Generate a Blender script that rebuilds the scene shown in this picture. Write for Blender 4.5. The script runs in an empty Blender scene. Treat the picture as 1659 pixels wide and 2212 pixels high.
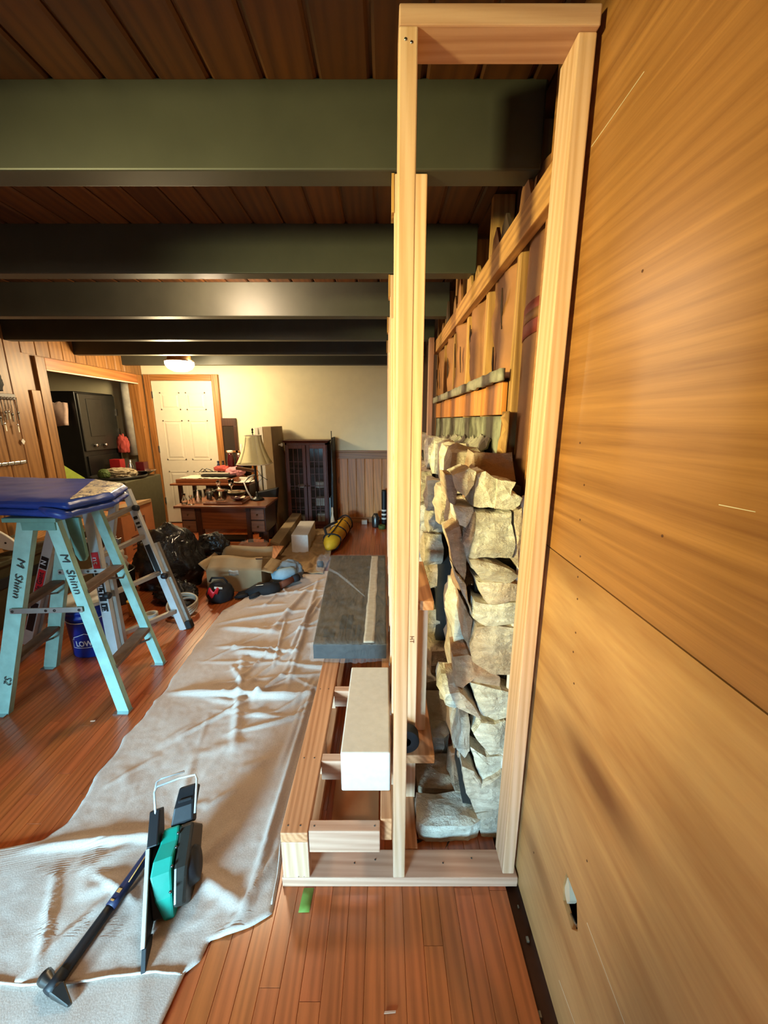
import bpy, bmesh, math, random
from mathutils import Vector, Matrix, noise
random.seed(7)
V = Vector
C = bpy.context.scene.collection
scene = bpy.context.scene

# ------------------------------------------------------------------ camera, world, light, exposure
cam_d = bpy.data.cameras.new('camera'); cam = bpy.data.objects.new('camera', cam_d); C.objects.link(cam)
cam.location = (0, 0, 1.5); cam.rotation_euler = (math.radians(90 - 13.2), 0, 0)
cam_d.sensor_fit = 'HORIZONTAL'; cam_d.sensor_width = 36; cam_d.lens = 845 / 1659 * 36
cam_d.clip_start = .02
scene.camera = cam
vs = scene.view_settings
vs.view_transform = 'Standard'; vs.look = 'None'; vs.gamma = 1; vs.use_curve_mapping = False
vs.exposure = 0.42
scene.cycles.max_bounces = 6
scene.cycles.diffuse_bounces = 4
w = bpy.data.worlds.new('world'); scene.world = w; w.use_nodes = True
w.node_tree.nodes['Background'].inputs[0].default_value = (.55, .75, 1, 1)
w.node_tree.nodes['Background'].inputs[1].default_value = .8

def area(name, loc, target, size, power, col, spread=180):
    d = bpy.data.lights.new(name, 'AREA'); d.shape = 'RECTANGLE'; d.size, d.size_y = size
    d.energy = power; d.color = col; d.spread = math.radians(spread)
    o = bpy.data.objects.new(name, d); C.objects.link(o); o.location = loc
    o.rotation_euler = (V(target) - V(loc)).to_track_quat('-Z', 'Y').to_euler()
    return o
def point(name, loc, power, col, r=.1):
    d = bpy.data.lights.new(name, 'POINT'); d.energy = power; d.color = col; d.shadow_soft_size = r
    o = bpy.data.objects.new(name, d); C.objects.link(o); o.location = loc
    return o
# daylight through the low window behind the photographer
area('window_daylight', (-1.75, -2.36, .80), (-.6, .8, .0), (1.7, .75), 48, (.38, .75, 1.0), 44)
# warm work lamp of the room, off to the side behind the photographer (the far ceiling lamp is built with its fixture below)
area('work_lamp', (-2.6, -1.1, 1.65), (.30, 1.75, 1.5), (.3, .3), 19, (1.0, .92, .40), 46)
point('room_lamp', (-2.5, -1.0, 2.08), 19, (1.0, .80, .52), .14)
point('mid_room_fill', (-1.0, 2.5, 2.27), 46, (1.0, .77, .50), .14)   # unseen fill light added in the bay beyond the second beam

# ------------------------------------------------------------------ helpers
def lin(h):
    h = h.lstrip('#'); r = []
    for i in (0, 2, 4):
        c = int(h[i:i+2], 16) / 255
        r.append(c / 12.92 if c <= .04045 else ((c + .055) / 1.055) ** 2.4)
    return (*r, 1)

class NT:
    def __init__(s, name):
        s.m = bpy.data.materials.new(name); s.m.use_nodes = True; s.t = s.m.node_tree
        s.p = s.t.nodes['Principled BSDF']
    def n(s, typ, **k):
        x = s.t.nodes.new(typ)
        for a, b in k.items(): setattr(x, a, b)
        return x
    def l(s, a, b): s.t.links.new(a, b)
    def set(s, **k):
        for a, b in k.items(): s.p.inputs[a.replace('_', ' ')].default_value = b
    def math(s, op, a, b):
        x = s.n('ShaderNodeMath', operation=op)
        for i, q in enumerate((a, b)):
            if isinstance(q, (int, float)): x.inputs[i].default_value = q
            else: s.l(q, x.inputs[i])
        return x.outputs[0]
    def mix(s, f, a, b, bt='MIX'):
        x = s.n('ShaderNodeMix', data_type='RGBA', blend_type=bt)
        for i, q in ((0, f), (6, a), (7, b)):
            if isinstance(q, (int, float, tuple)): x.inputs[i].default_value = q
            else: s.l(q, x.inputs[i])
        return x.outputs[2]
    def ramp(s, f, stops):
        x = s.n('ShaderNodeValToRGB'); e = x.color_ramp.elements
        while len(e) < len(stops): e.new(.5)
        for i, (p, c) in enumerate(stops):
            e[i].position = p; e[i].color = c if len(c) == 4 else (*c, 1)
        s.l(f, x.inputs[0]); return x.outputs[0]
    def coords(s, scale=(1, 1, 1), rnd=True):
        tc = s.n('ShaderNodeTexCoord'); o = tc.outputs['Object']
        if rnd:
            oi = s.n('ShaderNodeObjectInfo'); g = s.n('ShaderNodeNewGeometry')
            r = s.math('ADD', s.math('MULTIPLY', oi.outputs['Random'], 31.7), s.math('MULTIPLY', g.outputs['Random Per Island'], 17.3))
            cb = s.n('ShaderNodeCombineXYZ'); s.l(r, cb.inputs[0]); s.l(s.math('MULTIPLY', r, .7), cb.inputs[1]); s.l(s.math('MULTIPLY', r, 1.3), cb.inputs[2])
            a = s.n('ShaderNodeVectorMath', operation='ADD'); s.l(o, a.inputs[0]); s.l(cb.outputs[0], a.inputs[1]); o = a.outputs[0]
        mp = s.n('ShaderNodeMapping'); mp.inputs['Scale'].default_value = scale; s.l(o, mp.inputs[0]); return mp.outputs[0]
    def noise(s, vec, scale=5, detail=5, rough=.55, dist=0):
        x = s.n('ShaderNodeTexNoise'); s.l(vec, x.inputs['Vector'])
        for k, q in (('Scale', scale), ('Detail', detail), ('Roughness', rough), ('Distortion', dist)): x.inputs[k].default_value = q
        return x.outputs[0]
    def rnd(s):
        oi = s.n('ShaderNodeObjectInfo'); g = s.n('ShaderNodeNewGeometry')
        return s.math('FRACT', s.math('ADD', s.math('MULTIPLY', oi.outputs['Random'], 7.13), s.math('MULTIPLY', g.outputs['Random Per Island'], 3.31)), 0)
    def bump(s, h, strength=.2, dist=.01):
        b = s.n('ShaderNodeBump'); b.inputs['Strength'].default_value = strength; b.inputs['Distance'].default_value = dist
        s.l(h, b.inputs['Height']); s.l(b.outputs[0], s.p.inputs['Normal'])
    def color(s, c): s.l(c, s.p.inputs['Base Color'])

def wood(name, base, dark, axis='z', scale=14, stretch=.05, knots=0, rough=.55, var=.25, bump=.12, rings=.5, coat=0, huevar=.0, knotscale=5):
    t = NT(name); i = 'xyz'.index(axis)
    sc = [1, 1, 1]; sc[i] = stretch
    co = t.coords(tuple(sc))
    n1 = t.noise(co, scale, 6, .6, .8)
    n2 = t.noise(co, scale * 7, 4, .7, .2)
    wv = t.n('ShaderNodeTexWave', wave_type='BANDS', bands_direction='DIAGONAL')
    t.l(co, wv.inputs['Vector']); wv.inputs['Scale'].default_value = scale * .9; wv.inputs['Distortion'].default_value = 7; wv.inputs['Detail'].default_value = 3; wv.inputs['Detail Scale'].default_value = .8
    f = t.math('ADD', t.math('MULTIPLY', n1, 1 - rings * .5), t.math('MULTIPLY', wv.outputs[1], rings * .5))
    f = t.math('ADD', t.math('MULTIPLY', f, .75), t.math('MULTIPLY', n2, .25))
    b, d = lin(base), lin(dark)
    c = t.ramp(f, [(.28, d), (.62, b)])
    if knots:
        ks = [1, 1, 1]; ks[i] = .45
        kc = t.coords(tuple(ks))
        vo = t.n('ShaderNodeTexVoronoi'); t.l(kc, vo.inputs['Vector']); vo.inputs['Scale'].default_value = knotscale
        kk = t.ramp(vo.outputs['Distance'], [(.0, (1, 1, 1)), (knots * .55, (.75, .75, .75)), (knots, (0, 0, 0))])
        c = t.mix(kk, c, tuple(x * .35 for x in d[:3]) + (1,))
    r = t.rnd()
    hs = t.n('ShaderNodeHueSaturation'); t.l(c, hs.inputs['Color'])
    t.l(t.math('ADD', t.math('MULTIPLY', r, var), 1 - var * .5), hs.inputs['Value'])
    if huevar: t.l(t.math('ADD', t.math('MULTIPLY', t.math('FRACT', t.math('MULTIPLY', r, 5.7), 0), huevar), .5 - huevar * .5), hs.inputs['Hue'])
    t.color(hs.outputs[0]); t.set(Roughness=rough)
    if coat: t.set(Coat_Weight=coat, Coat_Roughness=.18)
    if bump: t.bump(f, bump, .004)
    return t.m

def plain(name, col, rough=.5, metal=0, nz=.12, nscale=20, bump=0, coat=0, **k):
    t = NT(name); b = lin(col)
    nn = t.noise(t.coords(), nscale, 4)
    lo = tuple(x * (1 - nz) for x in b[:3]) + (1,); hi = tuple(min(1, x * (1 + nz)) for x in b[:3]) + (1,)
    t.color(t.ramp(nn, [(.3, lo), (.7, hi)]))
    t.set(Roughness=rough, Metallic=metal)
    if coat: t.set(Coat_Weight=coat, Coat_Roughness=.1)
    if bump: t.bump(nn, bump, .005)
    if k: t.set(**k)
    return t.m

class MB:
    def __init__(s): s.v = []; s.f = []; s.sm = []
    def add(s, vs_, fs, smooth=False):
        o = len(s.v); s.v += [V(a) for a in vs_]
        for f in fs: s.f.append(tuple(i + o for i in f)); s.sm.append(smooth)
        return s
    def box(s, x0, x1, y0, y1, z0, z1):
        return s.add([(x0,y0,z0),(x1,y0,z0),(x1,y1,z0),(x0,y1,z0),(x0,y0,z1),(x1,y0,z1),(x1,y1,z1),(x0,y1,z1)],
                     [(3,2,1,0),(4,5,6,7),(0,1,5,4),(1,2,6,5),(2,3,7,6),(3,0,4,7)])
    def bar(s, p, q, w_, t_, up=(0,0,1), skew=None):
        p, q, up = V(p), V(q), V(up); d = (q - p).normalized(); sd = d.cross(up).normalized(); u = sd.cross(d)
        a, b = sd * w_ / 2, u * t_ / 2
        vs_ = [p-a-b, p+a-b, p+a+b, p-a+b, q-a-b, q+a-b, q+a+b, q-a+b]
        return s.add(vs_, [(3,2,1,0),(4,5,6,7),(0,1,5,4),(1,2,6,5),(2,3,7,6),(3,0,4,7)])
    def hexa(s, pts):   # 4 bottom ccw + 4 top ccw
        return s.add(pts, [(3,2,1,0),(4,5,6,7),(0,1,5,4),(1,2,6,5),(2,3,7,6),(3,0,4,7)])
    def prism(s, poly, ex):   # poly of 3D points, extrude vector
        n = len(poly); ex = V(ex); vs_ = [V(p) for p in poly] + [V(p) + ex for p in poly]
        return s.add(vs_, [tuple(range(n))[::-1], tuple(range(n, 2*n))] + [(i, (i+1) % n, n + (i+1) % n, n + i) for i in range(n)])
    def lathe(s, c, prof, n=20, axis='z', sx=1, sy=1):
        c = V(c); vs_ = []
        for r, h in prof:
            for k in range(n):
                a = 2*math.pi*k/n; x, y = r*math.cos(a)*sx, r*math.sin(a)*sy
                vs_.append(c + (V((x,y,h)) if axis == 'z' else V((x,h,y)) if axis == 'y' else V((h,x,y))))
        m = len(prof); fs = []
        for i in range(m-1):
            for k in range(n): fs.append((i*n+k, i*n+(k+1)%n, (i+1)*n+(k+1)%n, (i+1)*n+k))
        fs += [tuple(range(n))[::-1], tuple(range((m-1)*n, m*n))]
        return s.add(vs_, fs, True)
    def tube(s, pts, r, n=8, closed=False):
        pts = [V(p) for p in pts]; m = len(pts); vs_ = []
        up = V((0,0,1))
        for i, p in enumerate(pts):
            d = (pts[(i+1) % m] - pts[i-1]) if closed else (pts[min(i+1, m-1)] - pts[max(i-1, 0)])
            d.normalize()
            u = up if abs(d.dot(up)) < .95 else V((1,0,0))
            a = d.cross(u).normalized(); b = a.cross(d)
            rr = r[i] if isinstance(r, (list, tuple)) else r
            for k in range(n):
                t = 2*math.pi*k/n; vs_.append(p + a*rr*math.cos(t) + b*rr*math.sin(t))
        fs = []
        for i in range(m if closed else m-1):
            j = (i+1) % m
            for k in range(n): fs.append((i*n+k, i*n+(k+1)%n, j*n+(k+1)%n, j*n+k))
        if not closed: fs += [tuple(range(n))[::-1], tuple(range((m-1)*n, m*n))]
        return s.add(vs_, fs, True)
    def grid(s, fn, nu, nv, smooth=True):
        vs_ = [fn(i/nu, j/nv) for j in range(nv+1) for i in range(nu+1)]
        return s.add(vs_, [(j*(nu+1)+i, j*(nu+1)+i+1, (j+1)*(nu+1)+i+1, (j+1)*(nu+1)+i) for j in range(nv) for i in range(nu)], smooth)

wloc = {}
def link(name, me, mat, parent, origin):
    o = bpy.data.objects.new(name, me); C.objects.link(o)
    if mat: me.materials.append(mat)
    o.location = origin - (wloc[parent.name] if parent else V((0,0,0)))
    if parent: o.parent = parent
    wloc[o.name] = origin
    return o
def part(name, mb, mat, parent=None, bevel=0, solid=0, seg=2, kind=None, label=None, smooth=None):
    vs_ = mb.v
    lo = V([min(v[i] for v in vs_) for i in range(3)]); hi = V([max(v[i] for v in vs_) for i in range(3)])
    org = V(((lo.x+hi.x)/2, (lo.y+hi.y)/2, lo.z))
    me = bpy.data.meshes.new(name); me.from_pydata([v - org for v in vs_], [], mb.f)
    me.polygons.foreach_set('use_smooth', [smooth if smooth is not None else x for x in mb.sm])
    bm = bmesh.new(); bm.from_mesh(me); bmesh.ops.recalc_face_normals(bm, faces=bm.faces); bm.to_mesh(me); bm.free()
    me.update()
    o = link(name, me, mat, parent, org)
    if solid:
        m = o.modifiers.new('s', 'SOLIDIFY'); m.thickness = solid; m.offset = -1
    if bevel:
        m = o.modifiers.new('b', 'BEVEL'); m.width = bevel; m.segments = seg; m.limit_method = 'ANGLE'; m.angle_limit = math.radians(40)
    if kind: o['kind'] = kind
    if label: o['label'] = label
    return o
def tag(o, label, cat, group=None):
    o['label'] = label; o['category'] = cat
    if group: o['group'] = group
    return o
def thing(name, label, cat, loc, group=None):
    o = bpy.data.objects.new(name, None); C.objects.link(o); o.location = loc; o.empty_display_size = .1
    wloc[o.name] = V(loc); return tag(o, label, cat, group)
def struct(o): o['kind'] = 'structure'; return o
def copy_thing(root, delta, label, rotz=None):
    r = root.copy(); C.objects.link(r); r.location = root.location + V(delta); r['label'] = label
    wloc[r.name] = wloc[root.name] + V(delta)
    if rotz is not None: r.rotation_euler.z = rotz
    for ch in list(root.children):
        c = ch.copy(); C.objects.link(c); c.parent = r
        for g in list(ch.children):
            d = g.copy(); C.objects.link(d); d.parent = c
    return r
_tx = {}
def text_geo(s, shear=0, bold=0):
    k = (s, shear, bold)
    if k not in _tx:
        cu = bpy.data.curves.new('t', 'FONT'); cu.body = s; cu.size = 1; cu.shear = shear; cu.offset = bold; cu.resolution_u = 3
        o = bpy.data.objects.new('t', cu); C.objects.link(o)
        dg = bpy.context.evaluated_depsgraph_get(); dg.update()
        me = bpy.data.meshes.new_from_object(o.evaluated_get(dg))
        _tx[k] = ([v.co.copy() for v in me.vertices], [tuple(p.vertices) for p in me.polygons])
        bpy.data.objects.remove(o); bpy.data.curves.remove(cu); bpy.data.meshes.remove(me)
    return _tx[k]
def text(name, s, org, xd, yd, size, mat, parent, shear=0, bold=0, wid=None, lift=.0012):
    vs_, fs = text_geo(s, shear, bold)
    xd, yd = V(xd).normalized(), V(yd).normalized(); yd = (yd - xd*xd.dot(yd)).normalized(); n = xd.cross(yd)
    sx = size
    if wid: sx = wid / (max(v.x for v in vs_) - min(v.x for v in vs_))
    mb = MB(); mb.add([V(org) + xd*v.x*sx + yd*v.y*size + n*lift for v in vs_], fs)
    return part(name, mb, mat, parent)
def fbm(p, o=4): return noise.fractal(V(p), 1.0, 2.0, o)

# ------------------------------------------------------------------ materials
M = {}
M['pine_z'] = wood('pine_upright', '#DBB294', '#C2936C', 'z', 26, .035, .07, .6, .14, .1, .6, knotscale=6)
M['pine_x'] = wood('pine_across', '#CFA388', '#B48468', 'x', 26, .035, .07, .6, .14, .1, .6, knotscale=6)
M['pine_y'] = wood('pine_along', '#CF9266', '#A86A40', 'y', 26, .035, .08, .6, .14, .1, .6, knotscale=6)
M['oldstud'] = wood('old_stud_wood', '#B98A4C', '#7E5528', 'z', 22, .05, .06, .75, .3, .2)
M['oldboard'] = wood('old_board_wood', '#C08A4C', '#8A5A2A', 'y', 22, .05, .05, .75, .3, .2)
M['floor'] = wood('oak_strip', '#B8602F', '#924A20', 'y', 24, .04, 0, .3, .2, .03, .6, coat=.4, huevar=.008)
M['subfloor'] = plain('subfloor_dark', '#4E3020', .9)
M['ceil'] = wood('ceiling_plank_wood', '#62380F', '#422208', 'y', 16, .05, .05, .5, .5, .1)
M['beam'] = plain('beam_paint', '#37362C', .5, 0, .12, 6, .06)
M['wainscot'] = wood('wainscot_pine', '#D08238', '#A25C1E', 'z', 14, .06, .12, .45, .3, .1, .5, knotscale=3.6)
M['panel_pine'] = wood('knotty_pine', '#966838', '#6C441C', 'z', 14, .06, .12, .45, .3, .1, .5, knotscale=3.6)
M['pine_h'] = wood('knotty_pine_across', '#B0703A', '#8A4C1E', 'y', 14, .06, .08, .45, .25, .1, .5)
M['trim'] = wood('pine_trim', '#A8713A', '#7C4A1E', 'z', 18, .05, .06, .45, .2, .1)
M['trim_x'] = wood('pine_trim_across', '#A8713A', '#7C4A1E', 'x', 18, .05, .06, .45, .2, .1)
M['ply_up'] = wood('plywood_reddish', '#AE7842', '#7A4A22', 'y', 24, .022, .0, .42, .08, .04, .15)
t = NT('plywood_pale')
co = t.coords((1, .12, 1), False)
n1 = t.noise(co, 9, 6, .6, .6); n2 = t.noise(co, 2.6, 3, .5, 1.2); n3 = t.noise(co, 60, 3, .6)
c = t.ramp(n1, [(.3, lin('#A87240')), (.62, lin('#CC9A64'))])
c = t.mix(t.ramp(n2, [(.52, (0,0,0)), (.66, (.8,.8,.8))]), c, lin('#7E4A1E'))
c = t.mix(.18, c, t.ramp(n3, [(.3, lin('#9A6430')), (.7, lin('#DDB478'))]))
vo = t.n('ShaderNodeTexVoronoi'); t.l(t.coords((1, .3, 1), False), vo.inputs['Vector']); vo.inputs['Scale'].default_value = 3.4
c = t.mix(t.ramp(vo.outputs['Distance'], [(.06, (.85,.85,.85)), (.22, (0,0,0))]), c, lin('#6A3A14'))
t.color(c); t.set(Roughness=.5); M['ply_low'] = t.m
M['drywall'] = plain('drywall_cream', '#E8DDB8', .85, 0, .03, 8)
M['white_door'] = plain('door_white', '#DCD0B8', .5, 0, .02)
t = NT('canvas')
co = t.coords((1, 1, 1), False)
n1 = t.noise(co, 3, 5, .6); n2 = t.noise(co, 260, 2, .5)
c = t.mix(.35, t.ramp(n1, [(.3, lin('#B8A498')), (.7, lin('#D0C0B4'))]), t.ramp(n2, [(.3, lin('#A89688')), (.7, lin('#E0D2C6'))]))
t.color(c); t.set(Roughness=.95); t.bump(n2, .25, .002); M['canvas'] = t.m
t = NT('rough_stone')
co = t.coords((1, 1, 1))
n1 = t.noise(co, 9, 7, .65, .5); n2 = t.noise(co, 34, 6, .7); n3 = t.noise(co, 4, 3, .5)
r = t.rnd()
c = t.ramp(r, [(0, lin('#E0DACA')), (.3, lin('#ECE6D4')), (.55, lin('#CCB094')), (.75, lin('#C8C2B4')), (1, lin('#DABB9E'))])
c = t.mix(t.ramp(n1, [(.40, (0,0,0)), (.66, (.6,.6,.6))]), c, lin('#A48A68'))
c = t.mix(t.ramp(n3, [(.5, (0,0,0)), (.68, (.75,.75,.75))]), c, lin('#EAE4D4'))
c = t.mix(t.ramp(n2, [(.3, (.35,.35,.35)), (.45, (0,0,0))]), c, lin('#5E4E40'))
t.color(c); t.set(Roughness=.92); n4 = t.noise(t.coords((1, 1, 3.5)), 14, 6, .7, .6)
t.bump(t.math('ADD', t.math('ADD', n1, n4), t.math('MULTIPLY', n2, .5)), 1.0, .016); M['stone'] = t.m
t = NT('rough_stone_rusty')
co = t.coords((1, 1, 1))
n1 = t.noise(co, 9, 7, .65, .5); n2 = t.noise(co, 34, 6, .7); n3 = t.noise(co, 4, 3, .5)
r = t.rnd()
c = t.ramp(r, [(0, lin('#B08468')), (.3, lin('#A87858')), (.55, lin('#8E7460')), (.75, lin('#BA967A')), (1, lin('#9A6A4C'))])
c = t.mix(t.ramp(n1, [(.40, (0,0,0)), (.66, (.6,.6,.6))]), c, lin('#A48A68'))
c = t.mix(t.ramp(n3, [(.5, (0,0,0)), (.68, (.75,.75,.75))]), c, lin('#EAE4D4'))
c = t.mix(t.ramp(n2, [(.3, (.35,.35,.35)), (.45, (0,0,0))]), c, lin('#5E4E40'))
t.color(c); t.set(Roughness=.92); n4 = t.noise(t.coords((1, 1, 3.5)), 14, 6, .7, .6)
t.bump(t.math('ADD', t.math('ADD', n1, n4), t.math('MULTIPLY', n2, .5)), 1.0, .016); M['stone_red'] = t.m
M['mortar'] = plain('old_mortar', '#8C8474', .95, 0, .25, 25, .5)
M['dark_fill'] = plain('dark_core', '#2A241F', .95, 0, .3, 18, .4)  # plain dark colour behind stone gaps, in cavities, holes and grit
t = NT('weathered_concrete')
co = t.coords((1, 1, .18)); n1 = t.noise(co, 22, 5, .6); n2 = t.noise(t.coords(), 9, 5)
c = t.ramp(n1, [(.3, lin('#5E5A46')), (.7, lin('#9A9A80'))]); c = t.mix(t.ramp(n2, [(.35, (.8,.8,.8)), (.55, (0,0,0))]), c, lin('#3C3628'))
t.color(c); t.set(Roughness=.9); t.bump(n1, .4, .006); M['concrete'] = t.m
M['kraft'] = plain('kraft_paper', '#8E5C30', .7, 0, .18, 7, .3)
M['kraft_red'] = plain('kraft_red_print', '#8A3420', .7, 0, .15, 30)
M['kraft_dark'] = plain('torn_dark_paper', '#3A2412', .9)  # dark brown for tears and torn scraps of paper
M['cardboard'] = plain('cardboard', '#A07E58', .8, 0, .1, 9)
M['cardboard_grey'] = plain('cardboard_greyish', '#9C8462', .8, 0, .1, 9)
M['cardboard_orange'] = plain('cardboard_warm', '#A8683A', .8, 0, .1, 9)
M['print'] = plain('box_ink', '#5A3420', .8)
M['foam'] = plain('white_block', '#D2CCC6', .9, 0, .05, 40, .1)
M['teal'] = plain('teal_paint', '#98C2B8', .45, .1, .16, 14, .05)
M['teal_dark'] = plain('teal_dark_paint', '#6A9A8E', .45, .1, .16, 14)
M['tread'] = plain('worn_tread', '#6E5848', .6, .2, .22, 25)
M['alu'] = plain('aluminium', '#A9A49C', .35, .75, .12, 18)
M['alu_white'] = plain('aluminium_pale', '#C8CCCC', .4, .35, .06, 18)
M['steel'] = plain('steel_bright', '#C4C8CC', .22, .95, .05)
M['steel_dark'] = plain('steel_dark', '#63615E', .35, .9, .15)
M['chrome'] = plain('chrome', '#E6E6E6', .1, 1, .02)
M['black'] = plain('black_plastic', '#121216', .55)
M['blackmetal'] = plain('black_enamel', '#1C1B19', .35, .2)
M['blackmetal2'] = plain('grey_black_enamel', '#33312C', .35, .3)
M['rubber'] = plain('black_rubber', '#17181C', .8)
M['bluepad'] = plain('blue_vinyl', '#2A489E', .35, 0, .15, 10, .08)
t = NT('glare_speckled_vinyl'); n1 = t.noise(t.coords((1, 1, 1), False), 60, 5, .7); n2 = t.noise(t.coords((1, 1, 1), False), 6, 3)  # lamp glare painted as cream speckle over the blue vinyl
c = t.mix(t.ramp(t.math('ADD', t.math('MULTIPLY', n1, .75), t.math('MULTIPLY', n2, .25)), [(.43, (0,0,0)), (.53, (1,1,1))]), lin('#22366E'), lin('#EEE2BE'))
t.color(c); t.set(Roughness=.3, Metallic=.1); t.bump(n1, .9, .006); M['bluepad_glare'] = t.m
M['navy'] = plain('navy_rubber', '#1D2444', .5)
M['orange'] = plain('tan_orange_rubber', '#C88C4C', .5)
M['bucketblue'] = plain('bucket_blue', '#16359A', .35, 0, .06)
M['white_ink'] = plain('white_ink', '#E4EAF2', .5, 0, .02)
M['ink'] = plain('black_ink', '#14181A', .6)
M['label_black'] = plain('label_black', '#141416', .4)
M['label_red'] = plain('label_red', '#D2202C', .4, 0, .04)
M['toolgreen'] = plain('tool_green', '#0F8C78', .4, 0, .08)
t = NT('bag_plastic'); n1 = t.noise(t.coords(), 14, 6, .65, 1.0)
t.set(Base_Color=lin('#09090B'), Roughness=.16, Coat_Weight=.4); t.bump(n1, .9, .03); M['bag'] = t.m
t = NT('clear_wrap'); n1 = t.noise(t.coords((1, .35, 1)), 22, 6, .65, 2.0)
t.set(Base_Color=(1, 1, 1, 1), Roughness=.12, IOR=1.3); t.set(Alpha=.06); t.bump(n1, .9, .02); M['wrap'] = t.m
t = NT('package_print'); co = t.coords(); n1 = t.noise(t.coords((1, .25, 1)), 16, 6, .7, 1.5); n2 = t.noise(co, 3, 3)
c = t.ramp(n1, [(.40, lin('#15110D')), (.62, lin('#4A3F32'))]); c = t.mix(t.ramp(n2, [(.4, (0,0,0)), (.65, (.6,.6,.6))]), c, lin('#54493A'))
t.color(c); t.set(Roughness=.75); t.bump(n1, .5, .01); M['package'] = t.m
M['paletape'] = plain('packing_tape', '#B4A898', .25, 0, .12, 30, .2)
M['mahog'] = wood('mahogany', '#5E2A1A', '#3A160E', 'z', 20, .06, 0, .5, .1, .05, .3)
M['desk'] = wood('desk_wood', '#8A4E2A', '#5E3018', 'x', 18, .06, 0, .35, .1, .05, .3, coat=.3)
M['desk_dark'] = wood('desk_dark_wood', '#4A2A1A', '#2E180E', 'z', 18, .06, 0, .4, .1, .05, .3)
M['desk_face'] = wood('desk_face_wood', '#8A6248', '#6A4630', 'x', 18, .06, 0, .4, .1, .05, .3)
M['shade'] = plain('lamp_shade_cloth', '#E6DCA8', .85, 0, .03)
M['grey_glass'] = plain('mirror_glass', '#8A8478', .08, .9, .02)
t = NT('clear_glass'); t.set(Base_Color=(1,1,1,1), Roughness=.03, Transmission_Weight=1.0, IOR=1.45); M['glass'] = t.m
t = NT('cabinet_glass'); t.set(Base_Color=(.05,.04,.03,1), Roughness=.08, Alpha=.22, IOR=1.3); M['cabglass'] = t.m
M['yellow'] = plain('yellow_fabric', '#D8A41E', .6, 0, .1)
M['red'] = plain('red_plastic', '#9A1E1E', .45)
M['maroon'] = plain('maroon_glass', '#4A0E14', .2)
M['pouch'] = plain('pouch_pinkish', '#C6A898', .7)
M['pink'] = plain('pink_cloth', '#D08A90', .8)
M['redrag'] = plain('red_cloth', '#B0463C', .8)
M['white'] = plain('white_plastic', '#E2DED2', .5, 0, .03)
M['paper'] = plain('paper', '#D8CCB4', .8, 0, .08)
M['greycloth'] = plain('grey_cloth', '#6E7274', .9, 0, .15, 20, .3)
M['bluecloth'] = plain('blue_grey_cloth', '#8CA4B0', .9, 0, .12, 20, .3)
M['tancloth'] = plain('tan_cloth', '#A48864', .95, 0, .15, 12, .3)
M['clothprint'] = plain('patterned_cloth', '#9A8A6E', .9, 0, .5, 40, .2)
M['lime'] = plain('lime_board', '#8EA032', .6)
M['olive'] = plain('olive_vinyl', '#4A4630', .5, 0, .15)
M['greentape'] = plain('green_tape', '#6E8A34', .7)
M['whitewash'] = plain('whitewashed_block', '#A8A296', .8, 0, .25, 8, .2)
M['cable'] = plain('grey_cable', '#B0A898', .5)
M['brown_leather'] = plain('brown_rubber', '#6A3A28', .6)
t = NT('lit_dome'); t.set(Base_Color=(1, .95, .8, 1), Emission_Color=(1, .86, .58, 1), Emission_Strength=24); M['dome'] = t.m
M['sconce'] = plain('bronze', '#5A4020', .4, .7)
M['plant'] = plain('leaf_green', '#4A5A24', .7)

# ------------------------------------------------------------------ floor
XL, XR, YF, YB, ZC, ZB = -3.35, .445, 5.72, -2.4, 2.40, 2.19
floor = struct(part('floor', MB().box(-5.6, XR + .1, YB - .1, YF + .1, -.06, -.019), M['subfloor']))
cells = []; x = .402 - .057*104
while x < .38:
    y = YB + random.uniform(-.8, 0); 
    while y < YF:
        ln = random.uniform(.55, 1.5); y1 = min(y + ln, YF)
        y0c = max(y, YB)
        if y1 - y0c > .05: cells.append((x, x + .057, y0c, y1))
        y = y1
    x += .057
def seen_size(c):
    x_, y0, y1 = (c[0] + c[1]) / 2, max(c[2], .55), c[3]
    if y1 < .6: return 0
    ym = max(y0, min(y1, .7))
    if abs(x_) > ym * 1.06 + .25: return 0
    if x_ < XL: return 0
    return (y1 - y0) / (ym * ym + .3)
def board(mb, c):
    x0, x1, y0, y1 = c; g = .00025; b = .0011; z = random.uniform(-.0003, 0)
    x0 += g; x1 -= g; y0 += g; y1 -= g
    mb.add([(x0,y0,-.02),(x1,y0,-.02),(x1,y1,-.02),(x0,y1,-.02),(x0,y0,z-b),(x1,y0,z-b),(x1,y1,z-b),(x0,y1,z-b),
            (x0+b,y0+b*.5,z),(x1-b,y0+b*.5,z),(x1-b,y1-b*.5,z),(x0+b,y1-b*.5,z)],
           [(0,1,5,4),(1,2,6,5),(2,3,7,6),(3,0,4,7),(4,5,9,8),(5,6,10,9),(6,7,11,10),(7,4,8,11),(8,9,10,11)])
    return mb
cells.sort(key=seen_size, reverse=True)
for c in cells[:295]: part('floor_board', board(MB(), c), M['floor'], floor)
rest = MB()
for c in cells[295:]: board(rest, c)
part('strip_flooring', rest, M['floor'], floor, kind='stuff')
# narrow unfinished gap with grit along the plywood wall
for i in range(9):
    y = random.uniform(.4, .95); p = V((random.uniform(.385, .43), y, -.017)); s = random.uniform(.003, .008)
    part('plaster_crumb', MB().box(p.x, p.x + s, p.y, p.y + s*1.6, p.z - .002, p.z + s), M['mortar'], floor)

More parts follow.
